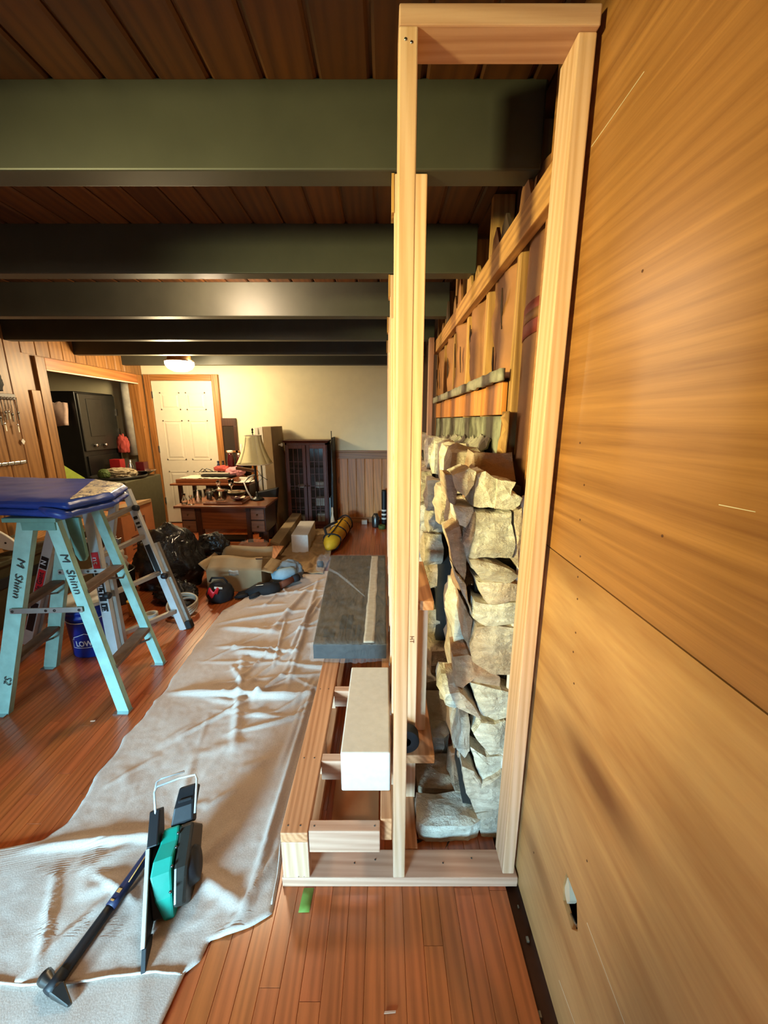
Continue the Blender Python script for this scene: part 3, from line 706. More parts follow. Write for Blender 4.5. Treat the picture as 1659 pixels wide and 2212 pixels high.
ridge(-1.10,1.90,-.55,1.87,.016,.036); ridge(-.70,1.87,-.60,2.05,.012,.03); ridge(-1.05,2.35,-.62,2.30,.012,.028); ridge(-.62,2.4,-.58,3.0,.012,.03); ridge(-.95,2.3,-.70,2.25,.02,.03)
ridge(-1.2,1.09,-.75,1.14,.016,.02); ridge(-.95,1.0,-.80,.93,.01,.012); ridge(-1.0,.75,-.84,1.0,.012,.012); ridge(-1.1,1.0,-.98,.8,.008,.012)
ridge(-.86,.72,-.80,1.0,.02,.012); ridge(-.72,1.6,-.9,2.2,.02,.022); ridge(-.8,2.6,-.7,3.2,.02,.03); ridge(-1.15,2.6,-.8,2.55,.02,.025)
ridge(-.46,1.45,-.42,1.9,.015,.02); ridge(-.62,1.0,-.45,.92,.02,.014); ridge(-.46,.86,-.36,1.1,.012,.02)
for k in range(44):
    y = random.uniform(1.5, 3.6); x = random.uniform(-1.2, -.42); a = random.choice([random.gauss(1.4, .35), random.gauss(.2, .4)]); l = random.uniform(.16, .55)
    ridge(x, y, x + l*math.cos(a), y + l*math.sin(a), random.uniform(.007, .014), random.uniform(.008, .02))
for k in range(22):
    y = random.uniform(.8, 1.6); x = random.uniform(-1.15, -.45); a = random.gauss(1.2, .6); l = random.uniform(.08, .25)
    ridge(x, y, x + l*math.cos(a), y + l*math.sin(a), random.uniform(.01, .025), random.uniform(.003, .009))
def sheet_h(x, y):
    p = V((x, y)); h = .006 + .004*(fbm((x*4, y*4, 3)) + 1) + .0012*fbm((x*30, y*30, 1))
    for a, b, wd, hh in ridges:
        d_ = b - a; L = d_.length_squared; t_ = (p - a).dot(d_)/L
        if -.3 < t_ < 1.3:
            q = (p - a - d_*t_).length
            if q < wd*4:
                f = 1 if 0 <= t_ <= 1 else max(0, 1 - abs(t_ - (0 if t_ < 0 else 1))/.3)
                h += hh * math.exp(-(q/wd)**2) * f * f * (3 - 2*f) * math.sin(math.pi*min(max(t_*.6 + .2, 0), 1))
    return h
NU, NV = 130, 300
def sheet(u, v):
    y = .76 + 2.97*(v**1.25)
    xl, xr = interp(y, LT), interp(y, RT)
    xl += .012*fbm((y*9, 2, 1)); 
    x = xl + (xr - xl)*u
    if y < .80: pass
    hem = -.022*math.sin(math.pi*u)*(1 - min(1, v/.05)) + .012*fbm((u*6, 7, 1))*(1-min(1, v/.1))
    e = min(u, 1-u)*(xr-xl)
    h = sheet_h(x, y)*min(1, .35 + e/.02)
    if v == 0: h = .008
    return V((x, y + hem, h))
part('sheet', MB().grid(sheet, NU, NV), M['canvas'], dc, solid=.0025)
def hemf(i, n=80):
    u = i/n; p = sheet(u, 0); return p + V((0, 0, .006))
part('hem', MB().tube([hemf(i) for i in range(81)], .0035, 6), M['canvas'], dc)
part('seam', MB().tube([V((interp(y, RT) - .006, y, sheet_h(interp(y, RT) - .006, y) + .003)) for y in [.92 + i*.02 for i in range(40)]], .003, 5), M['canvas'], dc)
def under(u, v):
    y = .36 + v*.42; xr = -.575 + (.025)*v - .03*(1-v); x = -1.6 + (xr + 1.6)*u
    return V((x, y, .002 + .004*(fbm((x*5, y*5, 6)) + .7) + .006*max(0, fbm((x*9 + y*3, y*2, 4)))))
part('under_layer', MB().grid(under, 70, 40), M['canvas'], dc, solid=.002)
tag(part('painters_tape', MB().grid(lambda u, v: V((-.268 + u*.034 + .004*v, .905 + v*.066, .0012 + .001*u)), 2, 3), M['greentape'], solid=.0006), 'small green tape patch on the floor before the bottom plate', 'tape')
tag(part('wood_chip', MB().prism([(.0, .69, .001), (.03, .692, .001), (.031, .6955, .001), (.002, .694, .001)], (0, 0, .003)), M['pine_x']), 'tiny pale wood chip on the bare floor', 'chip')
tag(part('wood_chip', MB().prism([(-1.50, 1.70, .001), (-1.478, 1.703, .001), (-1.478, 1.708, .001), (-1.50, 1.706, .001)], (0, 0, .004)), M['pine_x']), 'wood chip by the foot of the teal stepladder', 'chip')

# ------------------------------------------------------------------ hammer
hm = thing('demolition_hammer', 'black and navy long-handled hammer lying on the dust sheet', 'hammer', (-.86, .85, .02))
a, b = V((-.88, .735, .03)), V((-.80, 1.09, .05))
ax = (b - a).normalized()
def hp(t): return a.lerp(b, t)
def flat_tube(t0, t1, w0, w1, th, n=10):
    mb = MB(); sd = ax.cross(V((0,0,1))).normalized(); up = sd.cross(ax); vs_ = []; m = 8
    for i in range(m+1):
        t_ = t0 + (t1-t0)*i/m; c_ = hp(t_); w_ = w0 + (w1-w0)*i/m
        for k in range(n):
            q = 2*math.pi*k/n; vs_.append(c_ + sd*math.cos(q)*w_ + up*math.sin(q)*th)
    fs = [(i*n+k, i*n+(k+1)%n, (i+1)*n+(k+1)%n, (i+1)*n+k) for i in range(m) for k in range(n)] + [tuple(range(n))[::-1], tuple(range(m*n, m*n+n))]
    return mb.add(vs_, fs, True)
part('handle', flat_tube(.0, .45, .017, .014, .012), M['black'], hm)
part('grip', flat_tube(.45, 1.0, .0165, .0155, .014), M['navy'], hm)
sd = ax.cross(V((0,0,1))).normalized()
for t_, w_ in ((.475, .012), (.535, .03)):
    part('grip_inlay', MB().bar(hp(t_) + V((0,0,.0125)), hp(t_ + w_) + V((0,0,.0125)), .012, .004), M['orange'], hm)
part('grip_inlay', MB().tube([hp(.62) + sd*.010 + V((0,0,.0125)), hp(.8) + sd*.006 + V((0,0,.0135)), hp(.97) + V((0,0,.0135)), hp(.97) - sd*.008 + V((0,0,.011))], .002, 6), M['orange'], hm)
c_ = hp(-.02)
hd = V((.91, -.42, 0)).normalized()
part('head', MB().tube([c_ - hd*.045, c_ - hd*.034, c_ - hd*.015, c_ + hd*.015], [.018, .018, .013, .014], 14), M['steel_dark'], hm)
part('claw', MB().hexa([c_ + hd*.015 + V((-.012,-.012,-.014)), c_ + hd*.07 + V((-.004,-.004,-.018)), c_ + hd*.07 + V((.004,.004,-.018)), c_ + hd*.015 + V((.012,.012,-.014)),
    c_ + hd*.015 + V((-.012,-.012,.012)), c_ + hd*.07 + V((-.004,-.004,-.012)), c_ + hd*.07 + V((.004,.004,-.012)), c_ + hd*.015 + V((.012,.012,.012))]), M['steel_dark'], hm, bevel=.003)
part('collar', MB().tube([hp(-.06), hp(.06)], [.018, .016], 12), M['black'], hm)

# ------------------------------------------------------------------ green flooring saw propped on its shoe
sw = thing('power_saw', 'teal green and black power saw propped on the dust sheet', 'saw', (-.62, .9, .012))
O = V((-.668, .757, .014)); T = V((-.09, .225, .17)).normalized(); N0 = V((.93, .22, .05)); N = (N0 - T*N0.dot(T)).normalized(); B = N.cross(T).normalized()
if B.z < 0: B = -B
def L(t_, n_, b_): return O + T*t_ + N*n_ + B*b_
def pr(poly, n0, n1): return MB().prism([L(t_, n0, b_) for t_, b_ in poly], N*(n1 - n0))
part('shoe', pr([(.045,.0),(.285,.0),(.285,-.115),(.16,-.115),(.075,-.05)], .0, .005), M['black'], sw)
part('shoe_edge', MB().bar(L(.05,.002,.003), L(.275,.002,.003), .011, .008, tuple(B)), M['alu_white'], sw, bevel=.001)
part('shoe_tip', pr([(.0,.004),(.05,.006),(.075,-.045),(.05,-.04)], -.001, .012), M['black'], sw, bevel=.002)
part('shoe_clip', pr([(.275,.006),(.375,-.005),(.385,-.05),(.285,-.07)], -.002, .03), M['black'], sw, bevel=.004)
def quadbody(sec):   # sections: t, n0, n1, b_front, b_back
    mb = MB(); vs_ = []
    for t_, n0, n1, b0, b1 in sec: vs_ += [L(t_, n0, b0), L(t_, n1, b0 - .006), L(t_, n1 + .004, b1), L(t_, n0, b1)]
    m = len(sec); fs = [(i*4+k, i*4+(k+1)%4, i*4+4+(k+1)%4, i*4+4+k) for i in range(m-1) for k in range(4)] + [(3,2,1,0), tuple(range(m*4-4, m*4))]
    return mb.add(vs_, fs)
part('housing', quadbody([(.09,.035,.062,-.06,-.10),(.14,.02,.068,-.02,-.12),(.20,.010,.07,.004,-.14),(.235,.018,.075,.008,-.15),(.275,.03,.085,-.012,-.15),(.315,.04,.085,-.02,-.12)]), M['toolgreen'], sw, bevel=.006)
part('housing_cover', quadbody([(.10,.006,.036,-.05,-.10),(.18,.006,.02,-.01,-.13),(.27,.006,.03,-.02,-.13),(.31,.008,.04,-.03,-.1)]), M['black'], sw, bevel=.004)
part('motor', MB().tube([L(.20,.07,-.075), L(.20,.10,-.075), L(.205,.125,-.075), L(.205,.135,-.075)], [.05,.056,.052,.04], 18), M['black'], sw)
part('handle', quadbody([(.315,.055,.125,-.03,-.07),(.36,.07,.13,-.012,-.06),(.42,.085,.14,-.02,-.07)]), M['black'], sw, bevel=.006)
part('battery_rib', quadbody([(.372,.085,.125,-.008,-.02),(.38,.085,.125,-.008,-.02)]), M['rubber'], sw, bevel=.002)
part('rear_cover', quadbody([(.11,.068,.10,-.03,-.13),(.20,.075,.115,-.005,-.15),(.31,.088,.13,-.02,-.14)]), M['blackmetal2'], sw, bevel=.008)
part('hanger', MB().tube([L(.34,.018,-.01), L(.425,.012,.0), L(.44,.02,.0), L(.445,.09,.0), L(.44,.142,.0), L(.425,.147,-.002), L(.33,.135,-.02)], .0038, 8), M['alu_white'], sw)
part('hanger', MB().tube([L(.425,.012,.0), L(.455,.016,-.005), L(.462,.03,-.006), L(.462,.105,-.006)], .0032, 8), M['alu_white'], sw)
for t_, n_ in ((.29,.086),(.255,.081),(.21,.073),(.15,.07)): part('screw', MB().tube([L(t_, n_, -.002 if t_ < .25 else -.016), L(t_, n_, .004 if t_ < .25 else -.008)], .004, 8), M['steel_dark'], sw)

# ------------------------------------------------------------------ teal stepladder under the blue pad
tl = thing('step_ladder', 'old teal painted aluminium stepladder under the blue pad', 'ladder', (-1.72, 1.95, 0))
FA, FB, FC, FD = V((-2.005,1.75,0)), V((-1.375,1.77,0)), V((-2.08,2.15,0)), V((-1.42,2.19,0))
TA, TB, TC, TD = V((-1.70,1.80,1.04)), V((-1.585,1.80,1.04)), V((-1.76,2.12,1.04)), V((-1.64,2.15,1.04))
def channel(p, q, w_, t_, th=.004):   # C-channel rail, its face towards -Y
    p, q = V(p), V(q); d_ = (q-p).normalized(); sd = d_.cross(V((0,1,0))).normalized(); n_ = sd.cross(d_)
    if n_.y > 0: n_ = -n_
    mb = MB(); up = -n_
    mb.bar(p, q, w_, th, tuple(n_))
    for s in (-1, 1): mb.bar(p + sd*s*(w_/2 - th/2) - n_*t_/2, q + sd*s*(w_/2 - th/2) - n_*t_/2, th, t_, tuple(n_))
    return mb
for p, q, w_, lab in ((FA,TA,.078,1),(FB,TB,.058,1),(FC,TC,.075,0),(FD,TD,.05,0)):
    part('leg', channel(p, q, w_, .028), M['teal'], tl)
    part('foot', MB().bar(p + V((-.04,-.002,.004)), p + V((.04,-.002,.004)), .05, .008), M['steel'], tl)
for a, b, c_, d_, fs_ in ((FA,TA,FC,TC,(.27,.56)),(FB,TB,FD,TD,(.24,.64))):
    for f in fs_:
        p, q = a.lerp(b, f) + V((0,.02,0)), c_.lerp(d_, f) + V((0,-.004,0))
        part('tread', MB().bar(p, q, .07, .022), M['tread'], tl, bevel=.003)
        part('tread_brace', MB().tube([p.lerp(q, .55) - V((0,0,.012)), c_.lerp(d_, f - .07)], .006, 6), M['tread'], tl)
def spreader(p, q):
    mb = MB().bar(p, q, .006, .028)
    part('spreader', mb, M['alu'], tl, bevel=.002)
    for t_ in (.04, .5, .62, .96): part('rivet', MB().lathe(p.lerp(q, t_) + V((0,-.005,0)), [(.007,0),(.005,.004)][::-1], 10, 'y'), M['steel_dark'], tl)
spreader(FA.lerp(TA, .56) + V((-.01,-.012,0)), FB.lerp(TB, .56) + V((.0,-.012,.005)))
spreader(FC.lerp(TC, .62) + V((0,-.012,0)), FD.lerp(TD, .62) + V((0,-.012,0)))
part('top_plate', MB().hexa([(-1.80,1.78,1.03),(-1.545,1.78,1.03),(-1.60,2.18,1.03),(-1.83,2.16,1.03),(-1.80,1.78,1.052),(-1.545,1.78,1.052),(-1.60,2.18,1.052),(-1.83,2.16,1.052)]), M['teal_dark'], tl, bevel=.004)
part('bracket', MB().prism([(-1.585,1.88,1.03),(-1.515,1.88,1.03),(-1.525,1.90,.82),(-1.54,1.90,.795),(-1.565,1.90,.795),(-1.582,1.90,.83)], (0,.02,0)), M['teal_dark'], tl, bevel=.003)
part('bracket', MB().box(-1.72, -1.56, 1.79, 1.80, .99, 1.04), M['teal_dark'], tl)
for (a, b, f) in ((FA, TA, .825), (FB, TB, .84)):
    d_ = (a - b).normalized(); o = a.lerp(b, f) + V((-.012,-.006,0))
    text('handwriting', 'M  Shinn', o, d_, (1, 0, 0), .052, M['ink'], tl, shear=.2, wid=.21)
text('handwriting', 'S2', FA.lerp(TA, .22) + V((.0,-.006,0)), (FA - TA).normalized(), (1, 0, 0), .05, M['ink'], tl, shear=.2)

# blue pad: a folded, wrapped slab lying on the ladder
P = [(-2.60,1.93),(-1.455,1.765),(-1.42,1.80),(-1.455,2.16),(-1.70,2.41),(-2.55,2.62)]
def padtop(u, v):
    if u < .72:
        a = V((-2.75,1.955)).lerp(V((-1.47,1.77)), u/.72); b = V((-2.75,2.62)).lerp(V((-1.86,2.50)), u/.72)
    else:
        k = (u - .72)/.28; a = V((-1.47,1.77)).lerp(V((-1.43,2.02)), k); b = V((-1.86,2.50)).lerp(V((-1.52,2.27)), k)
    return a.lerp(b, v)
def padsurf(z0, bulge, seed):
    def f(u, v):
        q = padtop(u, v); e = min(u, 1-u, v, 1-v)
        return V((q.x, q.y, z0 + bulge*min(1, e/.08)**.5 + .004*fbm((q.x*9, q.y*9, seed))))
    return f
pad = thing('blue_pad', 'folded blue vinyl pad lying on top of the teal stepladder', 'pad', (-1.95, 2.2, 1.053))
def padlayer(z0, z1, seed, ins):
    mb = MB(); nu, nv = 60, 26
    mb.grid(padsurf(z1, .012, seed), nu, nv)
    ring = [(i/nu, 0) for i in range(nu)] + [(1, j/nv) for j in range(nv)] + [(1 - i/nu, 1) for i in range(nu)] + [(0, 1 - j/nv) for j in range(nv)]
    f = padsurf(z1, .012, seed); top = [f(*r) for r in ring]; n = len(ring); cen = V((-2.0, 2.2, 0))
    vs_ = []; lv = 6
    for j in range(lv+1):
        for i, p in enumerate(top):
            s = math.sin(math.pi*j/lv); dxy = (V((p.x, p.y, 0)) - cen).normalized()
            q = V((p.x, p.y, 0)) + dxy*(.014*s + .006*s*fbm((p.x*20, p.y*20, j*.7 + seed))); q.z = p.z + (z0 - p.z)*j/lv
            vs_.append(q)
    fs = [(j*n+i, j*n+(i+1)%n, (j+1)*n+(i+1)%n, (j+1)*n+i) for j in range(lv) for i in range(n)] + [tuple(range(lv*n, lv*n+n))]
    mb.add(vs_, fs, True); return mb
part('lower_fold', padlayer(1.056, 1.088, 1, 0), M['bluepad'], pad)
part('upper_fold', padlayer(1.094, 1.128, 5, 0), M['bluepad'], pad)
part('glare_corner', MB().grid(lambda u, v: padsurf(1.1295, .012, 5)(.735 + u*.258, .03 + v*.94), 20, 24), M['bluepad_glare'], pad)  # corner patch with the lamp glare put into its colour
part('corner_tuck', MB().tube([(-1.60,1.775,1.10),(-1.54,1.758,1.085),(-1.48,1.758,1.075),(-1.455,1.775,1.07)], [.008,.022,.024,.012], 9), M['bluepad'], pad)
# ------------------------------------------------------------------ aluminium folding ladder
ml = thing('folding_ladder', 'aluminium telescoping A-frame ladder with red and black stickers behind the teal stepladder', 'ladder', (-2.0, 2.5, 0))
RN0, RN1 = V((-1.735,2.24,0)), V((-1.81,2.32,.98))     # near rail bearing the sticker
RF0, RF1 = V((-1.475,2.60,0)), V((-1.83,2.72,1.02))
LN0, LN1 = V((-2.45,2.40,0)), V((-2.02,2.36,.98))
LF0, LF1 = V((-2.25,2.85,0)), V((-1.93,2.76,1.02))
for p, q, w_ in ((RN0,RN1,.06),(RF0,RF1,.05),(LN0,LN1,.06),(LF0,LF1,.05)):
    part('rail', channel(p, q, w_, .035), M['alu_white'], ml)
    part('inner_rail', channel(p + V((.03,.035,.0)), p.lerp(q, .62) + V((.03,.035,0)), w_*.8, .03), M['alu'], ml)
    part('rubber_foot', MB().bar(p + V((.03,.03,.0)), p.lerp(q, .05) + V((.03,.03,.004)), .065, .05, (0,1,0)), M['rubber'], ml, bevel=.006)
for f in (.14, .42, .68, .88):
    part('rung', MB().bar(RN0.lerp(RN1, f) + V((0,.02,0)), RF0.lerp(RF1, f) + V((0,-.005,0)), .032, .03), M['alu'], ml, bevel=.004)
    part('rung', MB().bar(LN0.lerp(LN1, f) + V((0,.02,0)), LF0.lerp(LF1, f), .032, .03), M['alu'], ml, bevel=.004)
for p in (RN0.lerp(RN1, .44), RF0.lerp(RF1, .40), RF0.lerp(RF1, .88)):
    part('locking_knob', MB().lathe(p + V((.035,-.01,0)), [(.016,-.02),(.022,-.01),(.022,.015),(.014,.02)], 14, 'x'), M['black'], ml)
for a, b in ((RN1, LN1), (RF1, LF1)): part('hinge', MB().lathe((a + b)/2 + V((0,-.01,.0)), [(.05,-.018),(.055,-.01),(.055,.01),(.05,.018)], 18, 'y'), M['black'], ml)
def sticker(p, q, f0, f1, w_, mat, name='sticker', off=.0045): part(name, MB().bar(p.lerp(q, f0) + V((0,-off,0)), p.lerp(q, f1) + V((0,-off,0)), w_, .001, (0,-1,0)), mat, ml)
sticker(RN0, RN1, .40, .60, .042, M['label_black']); sticker(RN0, RN1, .61, .72, .042, M['label_red']); sticker(RN0, RN1, .33, .385, .04, M['label_black'])
dR = (RN0 - RN1).normalized(); dL = (LN1 - LN0).normalized()
text('lettering', 'MULTI', RN0.lerp(RN1, .575) + V((-.016,-.0055,0)), dR, (1, 0, 0), .042, M['white_ink'], ml, bold=.02, wid=.14)
text('lettering', 'nt', RN0.lerp(RN1, .69) + V((-.014,-.0055,0)), dR, (1, 0, 0), .045, M['white_ink'], ml, wid=.045)
text('lettering', '1.3', RN0.lerp(RN1, .38) + V((-.012,-.0055,0)), dR, (1, 0, 0), .032, M['white_ink'], ml, wid=.045)
sticker(LN0, LN1, .36, .57, .045, M['label_red']); sticker(LN0, LN1, .58, .66, .045, M['label_black']); sticker(LN0, LN1, .12, .33, .045, M['label_black'])
text('lettering', 'Little Giant', LN0.lerp(LN1, .37) + V((.014,-.0055,0)), dL, (-1, 0, 0), .046, M['ink'], ml, bold=.015, wid=.19)
text('lettering', 'N', LN0.lerp(LN1, .60) + V((.014,-.0055,0)), dL, (-1, 0, 0), .046, M['white_ink'], ml, bold=.02)
sticker(RF0, RF1, .42, .62, .036, M['label_black'])
sticker(RF0, RF1, .80, .82, .03, M['label_black']); sticker(RF0, RF1, .765, .78, .03, M['label_black']); sticker(RF0, RF1, .74, .752, .03, M['label_black'])

# ------------------------------------------------------------------ blue bucket
bk = thing('bucket', 'blue plastic pail with white lettering between the ladders', 'bucket', (-1.93, 2.33, 0))
BC = V((-1.945, 2.38, 0))
part('body', MB().lathe(BC, [(.10,0),(.128,.0),(.131,.01),(.142,.27),(.149,.272),(.149,.285),(.144,.29),(.145,.31),(.151,.312),(.151,.325),(.146,.328),(.147,.36),(.140,.36),(.126,.02),(.0,.015)], 40), M['bucketblue'], bk)
part('lid_rim', MB().lathe(BC, [(.140,.352),(.153,.352),(.153,.372),(.140,.372)], 40), M['white'], bk)
def on_bucket(x, z): 
    r = .1315 + (z - .01)*.0425; a = -math.pi/2 + .25 + x/.135
    return BC + V((math.cos(a)*r, math.sin(a)*r, z))
def bucket_line(pts, w_=.004):
    mb = MB()
    for (x0, z0), (x1, z1) in zip(pts, pts[1:]):
        n = 8; d_ = V((x1-x0, z1-z0)).normalized(); nn = V((-d_.y, d_.x))*w_/2
        vs_ = []
        for i in range(n+1):
            x, z = x0 + (x1-x0)*i/n, z0 + (z1-z0)*i/n
            vs_ += [on_bucket(x + nn.x, z + nn.y), on_bucket(x - nn.x, z - nn.y)]
        mb.add(vs_, [(2*i, 2*i+1, 2*i+3, 2*i+2) for i in range(n)])
    return mb
part('logo_outline', bucket_line([(-.085,.075),(.095,.075),(.095,.135),(.075,.135),(.075,.145),(.0,.175),(-.07,.148),(-.07,.135),(-.085,.135),(-.085,.075)]), M['white_ink'], bk)
vs_, fs = text_geo("LOWE'S", 0, .03)
wx = max(v.x for v in vs_); mb = MB(); mb.add([on_bucket(-.062 + v.x/wx*.145, .087 + v.y*.052) for v in vs_], fs)
part('lettering', mb, M['white_ink'], bk)
part('handle', MB().tube([BC + V((.152*math.cos(a_), .152*math.sin(a_)*.95 - .0, .30 - .05*abs(math.sin(a_)))) for a_ in [math.pi + i*math.pi/16 for i in range(17)]], .003, 6), M['white'], bk)
# ------------------------------------------------------------------ heaps and boxes in the middle of the floor
def lump(c, sx, sy, sz, seed, amp=.18, freq=2.2, sub=5, ridged=True, crease=0):
    bm = bmesh.new(); bmesh.ops.create_icosphere(bm, subdivisions=sub, radius=1)
    for v in bm.verts:
        p = v.co.copy(); q = p*freq + V((seed, seed*2, seed*.5))
        n_ = noise.ridged_multi_fractal(q, 1.0, 2.1, 4, .9, 1.6)*.45 - .5 if ridged else noise.fractal(q, 1.0, 2.0, 4)
        v.co = p*(1 + amp*n_*1.2 + crease*(noise.ridged_multi_fractal(q*2.3, 1.0, 2.1, 3, .9, 1.6)*.45 - .5))
        if v.co.z < -.55: v.co.z = -.55 - (v.co.z + .55)*.05
    mb = MB(); bm.verts.index_update()
    mb.add([V((c[0] + v.co.x*sx, c[1] + v.co.y*sy, c[2] + (v.co.z + .56)*sz)) for v in bm.verts], [tuple(v.index for v in f.verts) for f in bm.faces], True); bm.free()
    return mb
b1 = part('trash_bag', lump((-1.99, 3.42, 0), .33, .24, .38, 3.3, .30, 1.2, crease=.11), M['bag']); tag(b1, 'bulging black trash bag behind the aluminium ladder', 'bag')
part('bag_neck', lump((-1.68, 3.67, .20), .17, .07, .16, 6.3, .35, 1.5, crease=.15), M['bag'], b1)
b3 = part('trash_bag', lump((-1.76, 3.06, 0), .19, .11, .13, 5.7, .5, 2.2), M['bag']); tag(b3, 'low flattened black trash bag beside the cable coil', 'bag')

def carton(name, x0, x1, y0, y1, h, mat, lab, flaps=True, seed=0, open_=True):
    t_ = thing(name, lab, 'box', ((x0+x1)/2, (y0+y1)/2, 0)); g = .005
    part('side', MB().box(x0, x1, y0, y0 + g, 0.001, h), mat, t_, bevel=.001); part('side', MB().box(x0, x1, y1 - g, y1, 0.001, h), mat, t_, bevel=.001)
    part('side', MB().box(x0, x0 + g, y0 + g, y1 - g, 0.001, h), mat, t_, bevel=.001); part('side', MB().box(x1 - g, x1, y0 + g, y1 - g, 0.001, h), mat, t_, bevel=.001)
    part('bottom', MB().box(x0 + g, x1 - g, y0 + g, y1 - g, 0.001, .006), mat, t_)
    if flaps:
        r = random.Random(seed)
        def flap(a, b, out, dz):
            a, b, out = V(a), V(b), V(out); n_ = V((0,0,dz))
            part('flap', MB().grid(lambda u, v: a.lerp(b, u) + (out + n_)*v + V((0,0,.008*math.sin(u*5 + seed)*v)), 8, 3), mat, t_, solid=.004)
        flap((x0,y1,h),(x1,y1,h),(0,.06,0),.10); flap((x1,y0,h),(x1,y1,h),(.10,.0,0),-.03); flap((x0,y0,h),(x0,y1,h),(-.06,0,0),.06)
    return t_
ct = carton('carton', -1.58, -1.09, 3.26, 3.60, .20, M['cardboard_grey'], 'open grey-brown carton beside the black bags', True, 1)
part('printed_mark', MB().box(-1.22, -1.14, 3.598, 3.5995, .21, .212), M['print'], ct)
part('flap', MB().grid(lambda u, v: V((-1.58 + .49*u, 3.26 + .02*v, .20)).lerp(V((-1.575 + .46*u, 3.40, .285 + .012*math.sin(u*6))), v), 10, 4), M['cardboard_grey'], ct, solid=.004)
part('torn_label', MB().grid(lambda u, v: V((-1.38 + .09*u, 3.2585, .155 + .05*v + .005*math.sin(u*9))), 6, 3), M['paletape'], ct, solid=.0008)
part('printed_mark', MB().bar((-1.17,3.372,.270), (-1.105,3.372,.270), .001, .018, (0,-.5,.8)), M['print'], ct)
oc = carton('carton', -1.83, -1.25, 3.76, 4.12, .19, M['cardboard_orange'], 'shallow open brown carton of crumpled plastic below the near desk', False, 2)
tag(part('crumpled_film', lump((-1.38, 3.95, .195), .16, .14, .05, 2.2, .6, 3.5, 4), M['wrap']), 'crumpled clear film spilling over the shallow brown carton', 'film')
cl = carton('carton', -3.27, -2.76, 3.98, 4.55, .56, M['cardboard_orange'], 'tall brown carton with printing under the wall opening', False, 3)
part('lid', MB().box(-3.27, -2.76, 3.98, 4.55, .555, .562), M['cardboard_orange'], cl)
part('lid_flap', MB().hexa([(-2.98,4.05,.563),(-2.75,4.05,.563),(-2.75,4.53,.563),(-2.98,4.53,.563),(-2.98,4.05,.57),(-2.75,4.05,.60),(-2.75,4.53,.60),(-2.98,4.53,.57)]), M['cardboard'], cl)
for (y0, y1, z0, z1) in ((4.18,4.20,.30,.44),(4.36,4.38,.30,.44),(4.20,4.36,.425,.44),(4.24,4.30,.36,.41)): part('printed_mark', MB().box(-2.761, -2.759, y0, y1, z0, z1), M['print'], cl)
for k in range(4): part('printed_mark', MB().box(-2.761, -2.759, 4.10, 4.44 - .05*k, .24 - .045*k, .255 - .045*k), M['print'], cl)
for k in range(3): part('printed_mark', MB().box(-3.15 + .1*k, -3.08 + .1*k, 3.979, 3.9805, .3, .40), M['print'], cl)

tb = thing('tool_bag', 'small black tool bag with a red flash before the carton', 'bag', (-1.42, 3.12, 0))
part('body', lump((-1.40, 3.10, 0), .115, .10, .115, 4.4, .16, 1.5, 4), M['rubber'], tb)
part('red_flash', MB().grid(lambda u, v: V((-1.47 + .09*u + .02*v, 2.996 - .012*math.sin(u*3), .085 + .055*v + .02*math.sin(u*9))), 8, 3), M['label_red'], tb, solid=.004)
part('tag', MB().bar((-1.40,2.998,.155), (-1.335,3.0,.15), .004, .016), M['white'], tb)
part('handle', MB().tube([(-1.48,3.10,.165),(-1.46,3.10,.20),(-1.36,3.10,.20),(-1.33,3.10,.16)], .009, 7), M['rubber'], tb)

cc = thing('cable_coil', 'coil of pale grey cable on the floor by the black bag', 'cable', (-1.62, 2.84, 0))
for k, (r, z, dx) in enumerate(((.105,.02,0),(.098,.036,.006),(.11,.05,-.004),(.10,.066,.008))):
    part('loop', MB().tube([(-1.60 + dx + r*math.cos(a_), 2.86 + r*.95*math.sin(a_), z + .008*math.sin(a_*2 + k) + .05*math.sin(a_)*.6 + .03) for a_ in [i*math.pi/20 for i in range(40)]], .009, 7, True), M['cable'], cc)
part('loop', lump((-1.60, 2.87, .0), .075, .07, .06, 1.1, .5, 3, 4), M['rubber'], cc, label='black tangle inside the coil')
tag(part('masking_tape', MB().lathe((-1.79, 2.74, 0), [(.032,.001),(.052,.001),(.052,.06),(.032,.06),(.032,.001)], 28), M['white']), 'white masking tape roll on the floor between the ladder feet', 'tape')
tag(part('cup', MB().lathe((-1.97, 2.83, 0), [(.035,.001),(.036,.01),(.042,.11),(.046,.112),(.046,.125),(.038,.125),(.033,.01),(.001,.008)], 20), M['yellow']), 'yellow plastic tub behind the aluminium ladder', 'tub')
tag(part('pail', MB().lathe((-2.26, 3.08, 0), [(.12,.001),(.13,.01),(.145,.26),(.15,.27),(.145,.28),(.135,.27),(.12,.02),(.001,.015)], 28), M['blackmetal']), 'dark pail standing behind the yellow tub', 'pail')
tag(part('crumpled_paper', lump((-2.27, 3.08, .25), .12, .11, .16, 9.2, .5, 2.4, 4), M['paletape']), 'crumpled grey paper stuffed in the dark pail', 'paper')

